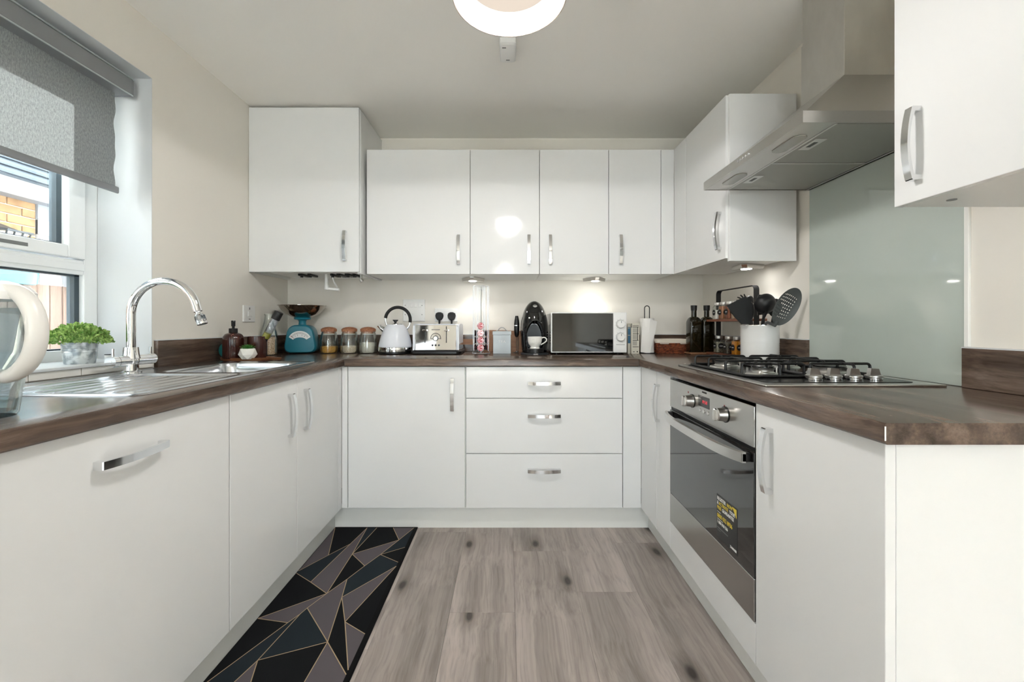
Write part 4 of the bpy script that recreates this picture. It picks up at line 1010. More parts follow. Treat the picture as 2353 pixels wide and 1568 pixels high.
def hexr(r, z, off=0.0, n=6): return [(r * math.cos(2 * PI * (i + off) / n), r * math.sin(2 * PI * (i + off) / n), z) for i in range(n)]
b = B(); H0, H1, H2, H3 = hexr(0.026, 0, 0), hexr(0.0395, 0.022, 0.5), hexr(0.034, 0.05, 0), hexr(0.031, 0.05, 0)
vs = H0 + H1 + H2 + H3 + hexr(0.028, 0.042, 0); fs = [tuple(range(5, -1, -1))]
for i in range(6):
    j = (i + 1) % 6; k = (i - 1) % 6
    fs += [(i, j, 6 + i), (6 + i, 6 + k, i), (6 + k, 6 + i, 12 + i), (12 + i, 6 + i, 12 + j), (12 + i, 12 + j, 18 + j, 18 + i), (18 + i, 18 + j, 24 + j, 24 + i)]
fs.append(tuple(range(24, 30))); b.add(vs, fs); b.obj('pot', 'white_ceramic', su, sharp=5)
lm = B(); lm.loft([[(0.0025 * math.cos(a), 0, 0.0025 * math.sin(a)) for a in (0, PI / 2, PI, 1.5 * PI)], [(0.0055 * math.cos(a), 0.016, 0.003 * math.sin(a) + 0.002) for a in (0, PI / 2, PI, 1.5 * PI)], [(0.0004 * math.cos(a), 0.034, 0.0004 * math.sin(a) + 0.009) for a in (0, PI / 2, PI, 1.5 * PI)]])
LM = lm.mesh('leaf', 'succulent', 60)
for ring, (n, tilt) in enumerate(((13, 0.15), (11, 0.45), (9, 0.8), (5, 1.15))):
    for i in range(n):
        o = link('leaf', LM, su); o.location = (0, 0, 0.045); o.rotation_euler = (tilt, 0, 2 * PI * (i + 0.5 * ring) / n); s = 1.05 - 0.12 * ring; o.scale = (s, s, s)
# galvanised pot with foliage on the sill
pp = thing('potted_plant', 'leafy green plant in a galvanised pot on the window sill', 'plant', (-1.478, 1.435, WZ0 + 0.010))
b = B(); b.lathe([(0, 0), (0.039, 0), (0.040, 0.003), (0.0435, 0.04), (0.0445, 0.041), (0.0445, 0.043), (0.0438, 0.044), (0.0442, 0.048), (0.0452, 0.049), (0.0452, 0.051), (0.0444, 0.052), (0.0475, 0.072), (0.0488, 0.074), (0.0455, 0.073), (0.043, 0.06), (0, 0.06)], 40); b.obj('pot', 'galvanised', pp)
b = B(); random.seed(3)
b.ball((0, 0, 0.084), 0.046, 0.046, 0.030, 16, 8)
for i in range(1250):
    u1 = random.random(); a = random.uniform(0, 2 * PI)
    ph = math.acos(1 - u1 * 1.02); rad = random.uniform(0.78, 1.0)
    ce = Vector((0.078 * math.sin(ph) * math.cos(a), 0.078 * math.sin(ph) * math.sin(a), 0.072 + 0.062 * math.cos(ph))) * 1.0
    ce = Vector((ce.x * rad, ce.y * rad, 0.066 + (ce.z - 0.066) * rad))
    d = (ce - Vector((0, 0, 0.05))).normalized() + Vector((random.uniform(-.6, .6), random.uniform(-.6, .6), random.uniform(-.4, .6)))
    d.normalize(); sdv = d.orthogonal().normalized(); sdv.rotate(Matrix.Rotation(random.uniform(0, 6.28), 3, d)); nv = d.cross(sdv)
    L, W = random.uniform(0.010, 0.014), random.uniform(0.0038, 0.0055)
    b.add([ce, ce + d * L * 0.3 + sdv * W * 0.8, ce + d * L * 0.72 + sdv * W * 0.9 + nv * 0.001, ce + d * L * 1.0 - nv * 0.001, ce + d * L * 0.72 - sdv * W * 0.9 + nv * 0.001, ce + d * L * 0.3 - sdv * W * 0.8, ce + d * L * 0.5 - nv * 0.0014], [(0, 1, 6), (1, 2, 6), (2, 3, 6), (3, 4, 6), (4, 5, 6), (5, 0, 6)])
for i in range(40):
    a = random.uniform(0, 2 * PI); rr_ = random.uniform(0.01, 0.06)
    b.tube([(0.015 * math.cos(a), 0.015 * math.sin(a), 0.058), (rr_ * math.cos(a), rr_ * math.sin(a), 0.10)], 0.0012, 4)
tag(b.obj('foliage', 'leaf_green', pp, norm=False), kind='stuff')
ca = thing('bottle_stopper', 'small white stopper with dark top in the sill corner', 'stopper', (-1.56, 1.62, WZ0 + 0.010))
B().lathe([(0, 0), (0.0085, 0), (0.010, 0.016), (0, 0.016)], 20).obj('body', 'white_plastic', ca); B().lathe([(0, 0.016), (0.010, 0.016), (0.010, 0.019), (0, 0.019)], 20).obj('top', 'black_plastic', ca)
# water filter jug at the near end of the left worktop
jg = thing('water_filter_jug', 'clear water filter jug with chunky white handle at the near left worktop end', 'jug', (-1.012, 0.765, ZT))
def jr(l0, l1, w, z): # jug outline: l0 spout side (-x), l1 handle side (+x)
    return [(p[0] + (l0 + l1) / 2, p[1], z) for p in rr(l1 - l0, w, min(w, l1 - l0) * 0.45, 6)]
R_ = [jr(-0.085, 0.082, 0.088, 0.0), jr(-0.088, 0.086, 0.092, 0.006), jr(-0.105, 0.098, 0.105, 0.09), jr(-0.122, 0.108, 0.118, 0.2), jr(-0.124, 0.110, 0.120, 0.222)]
I_ = [jr(-0.120, 0.106, 0.114, 0.222), jr(-0.118, 0.104, 0.112, 0.2), jr(-0.101, 0.094, 0.100, 0.09), jr(-0.083, 0.081, 0.086, 0.010)]
B().loft(R_ + I_).obj('body', 'clear_plastic', jg)
B().loft([jr(-0.0825, 0.0805, 0.085, 0.0105), jr(-0.0865, 0.0845, 0.089, 0.032)]).obj('water', 'water', jg)
hp = [jr(-0.05, 0.06, 0.07, 0.075), jr(-0.08, 0.085, 0.095, 0.12), jr(-0.105, 0.1, 0.109, 0.205)]
B().loft(hp, True, False).obj('filter_hopper', 'clear_plastic', jg)
B().loft([jr(-0.126, 0.112, 0.124, 0.218), jr(-0.126, 0.112, 0.124, 0.232), jr(-0.115, 0.10, 0.11, 0.246), jr(-0.06, 0.05, 0.07, 0.252)]).obj('lid', 'white_plastic', jg)
b = B(); pts = []
for t in range(25):
    a = math.radians(112 - t * 224 / 24)
    pts.append((0.082 + 0.064 * math.cos(a) + 0.0, 0.0, 0.158 + 0.082 * math.sin(a)))
pts = [(0.03, 0, 0.238)] + pts + [(0.066, 0, 0.07)]
b.tube(pts, [0.014] + [0.0175] * 25 + [0.012], 16, flat=0.72); b.obj('handle', 'jug_white', jg)
# ------------------------------------------------------------------ back corner: oats bottle, scales, jars
ob = thing('oats_bottle', 'glass milk bottle half filled with oats in the corner', 'bottle', (-1.363, 2.37, ZT))
B().lathe([(0, 0), (0.042, 0), (0.045, 0.004), (0.045, 0.10), (0.042, 0.13), (0.030, 0.172), (0.023, 0.2), (0.0215, 0.225), (0.024, 0.229), (0.024, 0.235), (0.021, 0.235), (0.0185, 0.225), (0.020, 0.2), (0.027, 0.172), (0.039, 0.13), (0.042, 0.1), (0.042, 0.004), (0, 0.003)], 36).obj('bottle', 'jar_glass', ob)
B().lathe([(0, 0.0045), (0.0415, 0.0045), (0.0415, 0.098), (0.03, 0.103), (0, 0.1)], 32).obj('oats', 'oats', ob)
ks = thing('kitchen_scales', 'turquoise retro kitchen scales with a steel bowl on top', 'scales', (-1.243, 2.515, ZT), 0.26)
def trap(w0, w1, z0, z1, r, s=1.0):
    pts = []
    base = [(-w0 / 2, z0), (w0 / 2, z0), (w1 / 2, z1), (-w1 / 2, z1)]; ce = ((z0 + z1) / 2)
    n = len(base)
    for i in range(n):
        p, a, d = Vector(base[i]), Vector(base[i - 1]), Vector(base[(i + 1) % n])
        u, v = (a - p).normalized(), (d - p).normalized()
        for k in range(7):
            t = k / 6; A, C = p + u * r, p + v * r
            q = A * (1 - t) ** 2 + p * 2 * t * (1 - t) + C * t * t
            pts.append((q.x * s, ce + (q.y - ce) * s))
    return pts
b = B()
b.loft([[(p[0], y, p[1]) for p in trap(0.19, 0.135, 0.004, 0.172, 0.05, s)] for y, s in ((0.07, 0.88), (0.066, 0.97), (0.05, 1.0), (-0.05, 1.0), (-0.066, 0.96), (-0.072, 0.9))])
bd = b.obj('body', 'teal_enamel', ks)
fo = [(0.062 * math.cos(math.radians(a)), 0.080 + 0.056 * math.sin(math.radians(a))) for a in range(20, 161, 10)]
fi = [(0.038 * math.cos(math.radians(a)), 0.078 + 0.020 * math.sin(math.radians(a))) for a in range(160, 19, -14)]
fc = B().prism(fo + fi, 'y', -0.0735, -0.0715).obj('dial_face', 'scale_face', bd)
b = B()
for i, a in enumerate(range(28, 153, 4)):
    q = math.radians(a); r0 = 0.046 if i % 5 else 0.043
    b.tube([(r0 * 1.08 * math.cos(q), -0.0738, 0.080 + r0 * 0.96 * math.sin(q)), (0.0535 * math.cos(q), -0.0738, 0.080 + 0.049 * math.sin(q))], 0.0005, 4)
b.tube([(0.046 * math.cos(math.radians(a)), -0.0738, 0.080 + 0.041 * math.sin(math.radians(a))) for a in range(26, 155, 8)], 0.0005, 4)
b.obj('graduations', 'print_dark', fc)
for ch, a in (('1', 128), ('2', 108), ('3', 72), ('4', 50)): text(ch, 0.011, 'print_dark', fc, (0.039 * math.cos(math.radians(a)), -0.0738, 0.080 + 0.032 * math.sin(math.radians(a))), '-y')
B().tube([(-0.030, -0.0742, 0.092), (-0.050, -0.0742, 0.108)], 0.0009, 6).obj('pointer', 'red_mark', fc)
b = B(); b.lathe([(0, 0.170), (0.022, 0.170), (0.020, 0.19), (0.024, 0.2), (0.045, 0.205), (0.048, 0.215), (0.04, 0.222), (0, 0.222)], 32); b.obj('pan_support', 'teal_enamel', ks)
b = B(); b.lathe([(0, 0.2185), (0.055, 0.2185), (0.09, 0.236), (0.116, 0.262), (0.128, 0.285), (0.136, 0.287), (0.136, 0.289), (0.127, 0.287), (0.114, 0.264), (0.088, 0.238), (0.053, 0.2205), (0, 0.2205)], 48); b.obj('weighing_bowl', 'bowl_steel', ks)
for x, fill, fh, lb in ((-1.083, 'lentils', 0.040, 'glass jar of yellow lentils with cork lid, next to the scales'), (-0.959, 'rice', 0.042, 'middle glass storage jar with cork lid, little beige grain inside'), (-0.846, 'sugar', 0.063, 'glass jar with cork lid, fullest of pale grain, next to the kettle')):
    j = thing('storage_jar', lb, 'jar', (x, 2.515, ZT), group='cork lidded storage jars')
    B().lathe([(0, 0), (0.046, 0), (0.052, 0.006), (0.0535, 0.015), (0.053, 0.05), (0.0515, 0.085), (0.046, 0.112), (0.0425, 0.125), (0.0425, 0.132), (0.040, 0.132), (0.040, 0.125), (0.0435, 0.112), (0.049, 0.085), (0.0505, 0.05), (0.051, 0.015), (0.045, 0.004), (0, 0.004)], 40).obj('glass', 'jar_glass', j)
    B().lathe([(0, 0.0045), (0.044, 0.0045), (0.0498, 0.014), (0.0498, fh), (0.03, fh + 0.004), (0, fh + 0.003)], 36).obj('contents', fill, j)
    b = B(); b.lathe([(0, 0.120), (0.0392, 0.120), (0.0392, 0.130), (0.0445, 0.131), (0.0455, 0.146), (0.036, 0.153), (0.02, 0.158), (0, 0.160)], 36); b.obj('lid', 'cork', j)
# ------------------------------------------------------------------ chopping board, capsule rack, tea tin, frother
cb = thing('chopping_board', 'wooden paddle chopping board leaning on the back wall behind the tea tin', 'chopping board', (-0.06, 2.658, ZT))
o = [(0.30, 0.0)] + [(0.30, 0.132)] + arc(-0.09, 0.09, 0.05, 95, 140, 4) + [(-0.135, 0.092), (-0.155, 0.082), (-0.225, 0.080), (-0.235, 0.07), (-0.235, 0.056), (-0.225, 0.046), (-0.16, 0.045), (-0.14, 0.036), (-0.122, 0.012), (-0.10, 0.0)]
o = [(0.155 if p[0] > 0.2 else p[0], p[1]) for p in o]
b = B(); b.prism(o, 'y', -0.009, 0.009); b.xf(Matrix.Rotation(-0.03, 4, 'X')); b.obj('board', 'board_wood', cb)
cr = thing('capsule_rack', 'tall chrome wire capsule rack half filled with red capsules', 'rack', (-0.160, 2.475, ZT))
B().lathe([(0, 0), (0.056, 0), (0.058, 0.003), (0.054, 0.007), (0, 0.009)], 40).obj('base', 'chrome', cr)
for k in range(4):
    a = -PI / 2 + k * PI / 2; ca_, sa_ = math.cos(a), math.sin(a)
    b = B()
    for s in (-1, 1):
        ox, oy = 0.046 * ca_ - s * 0.014 * sa_, 0.046 * sa_ + s * 0.014 * ca_
        px, py = 0.046 * ca_ - s * 0.0235 * sa_ - 0.008 * ca_, 0.046 * sa_ + s * 0.0235 * ca_ - 0.008 * sa_
        b.tube([(ox, oy, 0.402), (ox, oy, 0.08), (ox * 0.93, oy * 0.93, 0.018)], 0.0011, 6); b.tube([(px, py, 0.402), (px, py, 0.05)], 0.0011, 6)
    ox, oy = 0.046 * ca_ + 0.014 * sa_, 0.046 * sa_ - 0.014 * ca_; o2, p2 = 0.046 * ca_ - 0.014 * sa_, 0.046 * sa_ + 0.014 * ca_
    b.tube([(ox * 0.93, oy * 0.93, 0.018), (0.052 * ca_, 0.052 * sa_, 0.010), (o2 * 0.93, p2 * 0.93, 0.018)], 0.0011, 6)
    b.tube([(ox, oy, 0.383), (o2, p2, 0.383)], 0.0011, 6)
    b.obj('wire_column', 'chrome_wire', cr)
b = B()
for z in (0.402, 0.06): b.tube([(0.045 * math.cos(t), 0.045 * math.sin(t), z) for t in [2 * PI * i / 32 for i in range(32)]], 0.0011, 6, closed=True)
b.cyl((0, 0, 0.008), (0, 0, 0.402), 0.003, seg=8); b.obj('ring', 'chrome_wire', cr)
names = ['lowest', 'third', 'second', 'topmost']
for k, col in ((0, 'front'), (1, 'right'), (3, 'left')):
    a = -PI / 2 + k * PI / 2
    for i in range(4 if k == 0 else 3):
        z = 0.038 + i * 0.0425
        lb = f'{names[i]} red foil coffee capsule in the front column of the rack' if col == 'front' else f'red coffee capsule, {["lowest", "second from the base", "third from the base"][i]}, in the {col} side column of the rack'
        pd = thing('coffee_capsule', lb, 'capsule', (-0.160 + 0.034 * math.cos(a), 2.475 + 0.034 * math.sin(a), ZT + z), a + PI / 2, 'capsules in the wire rack')
        B().lathe([(0, 0.018), (0.012, 0.018), (0.016, 0.008), (0.0185, -0.004), (0, -0.004)], 24, ax='y').obj('cup', 'pod_dark', pd)
        B().lathe([(0, -0.0065), (0.0195, -0.006), (0.0205, -0.004), (0, -0.004)], 28, ax='y').obj('foil_lid', 'pod_pink' if i == 2 else 'pod_red', pd)
tt = thing('tea_tin', 'pale grey metal tea caddy with lid and wire handle', 'tin', (-0.035, 2.50, ZT))
B().box(-0.053, 0.053, -0.045, 0.045, 0.0, 0.117, 0.003, 2).obj('body', 'tin_grey', tt)
ld = B().box(-0.0555, 0.0555, -0.0475, 0.0475, 0.112, 0.134, 0.002, 2).obj('lid', 'tin_grey', tt)
B().tube([(-0.034, 0, 0.136), (-0.024, 0, 0.139), (-0.016, 0, 0.149), (-0.006, 0, 0.156), (0.006, 0, 0.156), (0.016, 0, 0.149), (0.024, 0, 0.139), (0.034, 0, 0.136)], 0.0025, 8).obj('handle', 'chrome_wire', ld)
text('TEA', 0.021, 'print_white', tt, (0, -0.0453, 0.072), '-y', space=1.25)
fr = thing('milk_frother', 'black handheld milk frother on a wire stand', 'frother', (0.054, 2.53, ZT))
b = B(); b.tube([(0.010, 0.012, 0.10), (0.010, 0.012, 0.004), (0.0, 0.03, 0.003), (-0.022, 0.0, 0.003), (0.0, -0.03, 0.003), (0.010, -0.012, 0.003)], 0.0015, 8); b.obj('stand', 'chrome_wire', fr)
b = B(); b.lathe([(0, 0.098), (0.007, 0.098), (0.013, 0.11), (0.0165, 0.14), (0.0165, 0.178), (0.014, 0.2), (0.011, 0.215), (0.009, 0.226), (0, 0.227)], 24); b.obj('grip', 'black_plastic', fr)
B().lathe([(0.0168, 0.166), (0.0172, 0.166), (0.0172, 0.170), (0.0168, 0.170)], 24, closed=True).obj('band', 'chrome', fr)
b = B(); b.tube([(0, 0, 0.10), (0, 0, 0.012)], 0.0014, 8); b.lathe([(0.007, 0.006), (0.0085, 0.009), (0.007, 0.012)], 16, closed=True); b.obj('whisk', 'chrome_wire', fr)
# ------------------------------------------------------------------ right of the microwave
bk = thing('blue_book', 'thin blue and white book standing beside the microwave', 'book', (0.722, 2.535, ZT))
B().box(-0.008, 0.008, -0.06, 0.06, 0.0, 0.176, 0.001).obj('cover', 'card_cream', bk)
b = B(); b.box(-0.0075, 0.0075, -0.0606, -0.0600, 0.062, 0.108); b.box(-0.0075, 0.0075, -0.0606, -0.06, 0.112, 0.150); b.box(-0.0075, 0.0075, -0.0606, -0.06, 0.153, 0.158); b.obj('spine_print', 'card_blue', bk)
bx = thing('recipe_book', 'thick cream book with a dark printed grid on its spine', 'book', (0.757, 2.53, ZT))
B().box(-0.024, 0.024, -0.062, 0.062, 0.0, 0.182, 0.0015).obj('cover', 'card_cream', bx)
b = B()
for z in (0.041, 0.080, 0.119, 0.158, 0.166): b.box(-0.016, 0.020, -0.0626, -0.062, z - 0.0016, z + 0.0016)
for z0, z1 in ((0.08, 0.119), (0.119, 0.158)): b.box(0.0115, 0.0155, -0.0626, -0.062, z0, z1)
b.box(-0.0235, -0.020, -0.0626, -0.062, 0.155, 0.18); b.box(-0.014, -0.004, -0.0626, -0.062, 0.010, 0.014); b.box(0.008, 0.015, -0.0626, -0.062, 0.009, 0.016); b.obj('spine_print', 'print_dark', bx)
b = B()
for i in range(6):
    for z0, z1 in ((0.086, 0.113), (0.125, 0.152), (0.05, 0.075)): b.box(-0.015 + i * 0.0042, -0.0135 + i * 0.0042, -0.0625, -0.062, z0, z1)
b.obj('spine_lettering', 'print_grey', bx)
pt = thing('paper_towel_holder', 'black wire holder with a white paper towel roll', 'holder', (0.842, 2.515, ZT))
B().lathe([(0, 0), (0.052, 0), (0.052, 0.005), (0, 0.006)], 32).obj('base', 'black_matt', pt)
B().tube([(-0.015, 0, 0.005), (-0.015, 0, 0.27)] + [(0.015 * math.cos(math.radians(a)), 0, 0.272 + 0.015 * math.sin(math.radians(a))) for a in range(180, -1, -20)] + [(0.015, 0, 0.27), (0.015, 0, 0.005)], 0.0028, 8).obj('wire_loop', 'black_matt', pt)
pr = thing('paper_towel', 'white paper towel roll with a loose sheet', 'paper towel', (0.842, 2.515, ZT + 0.006))
b = B(); b.lathe([(0.019, 0), (0.041, 0), (0.041, 0.205), (0.019, 0.205)], 36, closed=True); b.obj('roll', 'paper', pr)
b = B(); b.add([(-0.034, -0.026, 0.2), (0.004, -0.043, 0.2), (0.050, -0.030, 0.186), (0.040, -0.034, 0.13), (0.018, -0.044, 0.06), (0.002, -0.046, -0.003), (-0.03, -0.044, 0.0), (-0.05, -0.036, 0.004), (-0.043, -0.032, 0.1), (-0.005, -0.0465, 0.1)],
               [(0, 1, 9, 8), (1, 2, 3), (1, 3, 9), (9, 3, 4), (8, 9, 6, 7), (9, 4, 5), (9, 5, 6)])
bmesh.ops.solidify(b.bm, geom=b.bm.faces[:], thickness=0.0008); b.obj('loose_sheet', 'paper', pr)
bs = thing('wicker_basket', 'brown wicker basket with cream fabric liner beside the oil bottles', 'basket', (0.985, 2.535, ZT))
random.seed(5)
for k in range(8):
    t = k / 7; w, d = 0.166 + 0.03 * t, 0.112 + 0.03 * t; ring = rr(w, d, 0.025, 6); n = len(ring); dense = []
    for i in range(n):
        p, q = Vector(ring[i]), Vector(ring[(i + 1) % n]); m_ = max(1, int((q - p).length / 0.008))
        for s in range(m_): dense.append(p.lerp(q, s / m_))
    pts = []
    for i, p in enumerate(dense):
        f = 1 + 0.018 * (1 if (i // 2 + k) % 2 else -1); pts.append((p.x * f, p.y * f, 0.005 + k * 0.0092))
    B().tube(pts, 0.0052, 6, closed=True).obj('weave', 'wicker', bs)
b = B(); b.prism(rr(0.16, 0.106, 0.02, 5), 'z', 0.001, 0.006); b.obj('bottom', 'wicker', bs)
b = B(); b.loft([ring3(rr(0.207, 0.153, 0.03, 6), 0.064), ring3(rr(0.210, 0.156, 0.03, 6), 0.082), ring3(rr(0.2, 0.146, 0.03, 6), 0.086), ring3(rr(0.178, 0.124, 0.025, 6), 0.07), ring3(rr(0.15, 0.1, 0.02, 6), 0.012)], False, True); b.obj('liner', 'linen', bs)
for x in (-0.06, 0.06):
    B().tube([(x - 0.028, -0.079, 0.070), (x - 0.024, -0.081, 0.060), (x + 0.024, -0.081, 0.060), (x + 0.028, -0.079, 0.070)], 0.002, 6).obj('tie_cord', 'linen', bs)
wb = thing('bottle_stand', 'small copper coloured wooden stand under the two oil bottles', 'stand', (1.12, 2.42, ZT))
B().box(-0.076, 0.076, -0.042, 0.042, 0.004, 0.013, 0.002).obj('board', 'board_wood', wb)
b = B(); b.box(-0.066, 0.066, -0.034, 0.034, 0.0, 0.004); b.obj('foot', 'board_wood', wb)
for x, tx, lb in ((1.083, 'OLIVE\nOIL', 'dark olive oil bottle with white lettering, left of the pair'), (1.157, 'OIL', 'dark oil bottle next to the spice rack, right of the pair')):
    q = thing('oil_bottle', lb, 'bottle', (x, 2.42, ZT + 0.013), group='dark square oil bottles')
    S0 = [ring3(rr(0.064, 0.064, 0.008, 4), 0.0), ring3(rr(0.068, 0.068, 0.010, 4), 0.004), ring3(rr(0.068, 0.068, 0.010, 4), 0.172)]
    S1 = []
    for i in range(1, 8):
        a = PI / 2 * i / 7; w = 0.068 - (0.068 - 0.030) * (1 - math.cos(a)); S1.append(ring3(rr(w, w, 0.010 + (w * 0.5 - 0.0101 - 0.0) * (i / 7) * 0.98, 4), 0.172 + 0.034 * math.sin(a)))
    B().loft(S0 + S1).obj('bottle', 'bottle_glass', q)
    B().lathe([(0.015, 0.204), (0.0148, 0.25), (0, 0.25)], 24).obj('neck', 'bottle_glass', q)
    B().lathe([(0, 0.242), (0.0165, 0.242), (0.0175, 0.262), (0.0178, 0.272), (0, 0.273)], 24).obj('cap', 'bottle_cap', q)
    text(tx, 0.011, 'print_grey', q, (-0.008, -0.0345, 0.128), '-y')
# ------------------------------------------------------------------ spice rack and jars
sr = thing('spice_rack', 'two tier spice rack of brown wood shelves and black metal straps', 'rack', (1.19, 2.17, ZT))
for z in (0.006, 0.190): B().box(-0.058, 0.052, -0.18, 0.20, z, z + 0.012, 0.001).obj('shelf', 'rack_wood', sr)
hp = [(0.0, 0.178, 0.0), (0.0, 0.178, 0.34)] + [(0.0, 0.178 - 0.022 + 0.022 * math.cos(math.radians(a)), 0.34 + 0.022 * math.sin(math.radians(a))) for a in range(15, 91, 15)] + [(0.0, -0.158 - 0.0 + 0.0, 0.362)] + [(0.0, -0.158 - 0.022 * math.sin(math.radians(a)), 0.34 + 0.022 * math.cos(math.radians(a))) for a in range(15, 91, 15)] + [(0.0, -0.18, 0.0)]
B().strap(hp, (0.026, 0, 0), 0.003).obj('handle_frame', 'black_matt', sr)
def jar(y, tier, fill, fh, lb):
    q = thing('spice_jar', lb, 'jar', (1.168, y, ZT + (0.018 if tier == 0 else 0.202)), group='square spice jars')
    h = 0.078
    B().loft([ring3(rr(0.044, 0.044, 0.008, 3), 0), ring3(rr(0.046, 0.046, 0.009, 3), 0.003), ring3(rr(0.046, 0.046, 0.009, 3), h - 0.01), ring3(rr(0.034, 0.034, 0.0168, 3), h)]).obj('glass', 'jar_glass', q)
    B().prism(rr(0.041, 0.041, 0.007, 3), 'z', 0.003, fh).obj('contents', fill, q)
    B().lathe([(0, h), (0.019, h), (0.0195, h + 0.003), (0.0195, h + 0.014), (0.018, h + 0.016), (0, h + 0.016)], 24).obj('lid', 'lid_silver', q)
    for f, rot in (('a', 0), ('b', -PI / 2)):
        b = B(); b.lathe([(0, -0.0236), (0.016, -0.0236), (0.016, -0.0232), (0, -0.0232)], 24, (0, 0, 0.038), ax='y'); b.xf(Matrix.Rotation(rot, 4, 'Z')); l_ = b.obj('label_sticker', 'label_black', q)
        b = B(); b.box(-0.009, 0.009, -0.0239, -0.0236, 0.0365, 0.0395); b.xf(Matrix.Rotation(rot, 4, 'Z')); b.obj('label_print', 'print_white', l_)
jar(2.31, 1, 'salt', 0.052, 'spice jar of white salt on the upper shelf of the rack')
jar(2.245, 1, 'spice_brown', 0.07, 'spice jar of light brown powder on the upper shelf, next to the salt')
jar(2.18, 1, 'spice_red', 0.066, 'spice jar of reddish powder on the upper shelf, beside the black turner')
jar(2.115, 1, 'oats', 0.066, 'spice jar of pale flakes on the upper shelf, half hidden by the turner')
jar(2.30, 0, 'herb_grey', 0.06, 'spice jar of grey green herbs on the lower shelf')
jar(2.195, 0, 'pepper', 0.06, 'spice jar of dark pepper on the lower shelf')
jar(2.115, 0, 'turmeric', 0.07, 'spice jar of orange turmeric on the lower shelf beside the white crock')
# ------------------------------------------------------------------ utensil crock
CKX, CKY = 1.142, 1.885
ck = thing('utensil_crock', 'white ribbed enamel crock holding cooking utensils behind the hob', 'crock', (CKX, CKY, ZT))
pr_ = [(0, 0), (0.073, 0), (0.0755, 0.004)]
for i in range(9): pr_ += [(0.0757, 0.012 + i * 0.0095), (0.0768, 0.0165 + i * 0.0095)]
pr_ += [(0.0765, 0.105), (0.0765, 0.163), (0.079, 0.166), (0.079, 0.170), (0.074, 0.170), (0.074, 0.01), (0, 0.01)]
B().lathe(pr_, 48).obj('pot', 'crock_white', ck, sharp=60)
B().lathe([(0.0735, 0.1695), (0.0793, 0.1695), (0.0793, 0.1715), (0.0735, 0.1715)], 48, closed=True).obj('rim', 'chrome', ck)
def ut(name, label, cat): return thing(name, label, cat, (CKX, CKY, ZT + 0.012), group='utensils in the white crock')
def rel(x, y, z): return (x - CKX, y - CKY, z - ZT - 0.012)
t1 = ut('turner', 'wide black fan shaped turner leaning left out of the crock', 'utensil')
b = B(); o = [(0.973, 1.141), (1.050, 1.181), (1.078, 1.166), (1.088, 1.12), (1.078, 1.058), (1.040, 1.058), (1.008, 1.09)]
b.loft([[rel(p[0], 1.845, p[1]) for p in o], [rel(p[0] + 0.001, 1.852, p[1]) for p in o]]); b.obj('blade', 'utensil_black', t1)
B().tube([rel(1.078, 1.852, 1.09), rel(1.086, 1.862, 1.05), rel(1.12, 1.88, 0.90)], 0.006, 10).obj('handle', 'utensil_black', t1)
t2 = ut('solid_spoon', 'large black solid spoon behind the turner', 'utensil')
b = B(); b.ball((0, 0, 0), 0.026, 0.011, 0.048, 20, 12); b.xf(Matrix.Translation(rel(1.083, 1.87, 1.115)) @ Matrix.Rotation(0.1, 4, 'Y')); b.obj('bowl', 'utensil_black', t2)
B().tube([rel(1.088, 1.872, 1.08), rel(1.12, 1.885, 0.90)], 0.006, 10).obj('handle', 'utensil_black', t2)
t3 = ut('pasta_server', 'black pasta server with clawed fingers at the back of the crock', 'utensil')
b = B(); b.ball((0, 0, 0), 0.022, 0.014, 0.03, 16, 10); b.xf(Matrix.Translation(rel(1.118, 1.93, 1.163)) @ Matrix.Rotation(0.35, 4, 'Y'))
for i, (dx, dz) in enumerate(((-0.055, -0.012), (-0.062, 0.004), (-0.058, 0.018), (-0.044, 0.028), (-0.028, 0.032))):
    p = Vector(rel(1.115, 1.925, 1.165)); b.tube([p, p + Vector((dx * 0.6, -0.005, dz * 0.4 + 0.004)), p + Vector((dx, -0.012, dz))], [0.005, 0.004, 0.0025], 8)
b.obj('head', 'utensil_black', t3); B().tube([rel(1.122, 1.93, 1.14), rel(1.135, 1.90, 0.90)], 0.006, 10).obj('handle', 'utensil_black', t3)
t4 = ut('ladle', 'round black ladle facing forward in the middle of the crock', 'utensil')
b = B(); b.lathe([(0.0, -0.030), (0.02, -0.027), (0.036, -0.016), (0.044, 0.0), (0.046, 0.008), (0.043, 0.008), (0.034, -0.012), (0.018, -0.022), (0, -0.025)], 32, ax='y'); b.xf(Matrix.Translation(rel(1.146, 1.845, 1.148)) @ Matrix.Rotation(0.25, 4, 'X')); b.obj('bowl', 'utensil_black', t4)
B().tube([rel(1.142, 1.835, 1.115), rel(1.135, 1.85, 1.08), rel(1.12, 1.87, 0.90)], [0.007, 0.005, 0.006], 10).obj('handle', 'utensil_black', t4)
t5 = ut('flat_turner', 'dark grey flat turner with a squared end behind the ladle', 'utensil')
b = B(); o = [(1.158, 1.10), (1.158, 1.185), (1.163, 1.196), (1.205, 1.196), (1.213, 1.183), (1.222, 1.11)]; b.loft([[rel(p[0], 1.925, p[1]) for p in o], [rel(p[0], 1.931, p[1]) for p in o]]); b.obj('blade', 'utensil_black', t5)
B().tube([rel(1.188, 1.928, 1.12), rel(1.16, 1.90, 0.90)], 0.006, 10).obj('handle', 'utensil_black', t5)
t6 = ut('serving_spoon', 'black serving spoon behind the skimmer', 'utensil')
b = B(); b.ball((0, 0, 0), 0.030, 0.012, 0.042, 20, 12); b.xf(Matrix.Translation(rel(1.205, 1.875, 1.133)) @ Matrix.Rotation(0.2, 4, 'Y')); b.obj('bowl', 'utensil_black', t6)
B().tube([rel(1.2, 1.875, 1.10), rel(1.16, 1.88, 0.90)], 0.006, 10).obj('handle', 'utensil_black', t6)
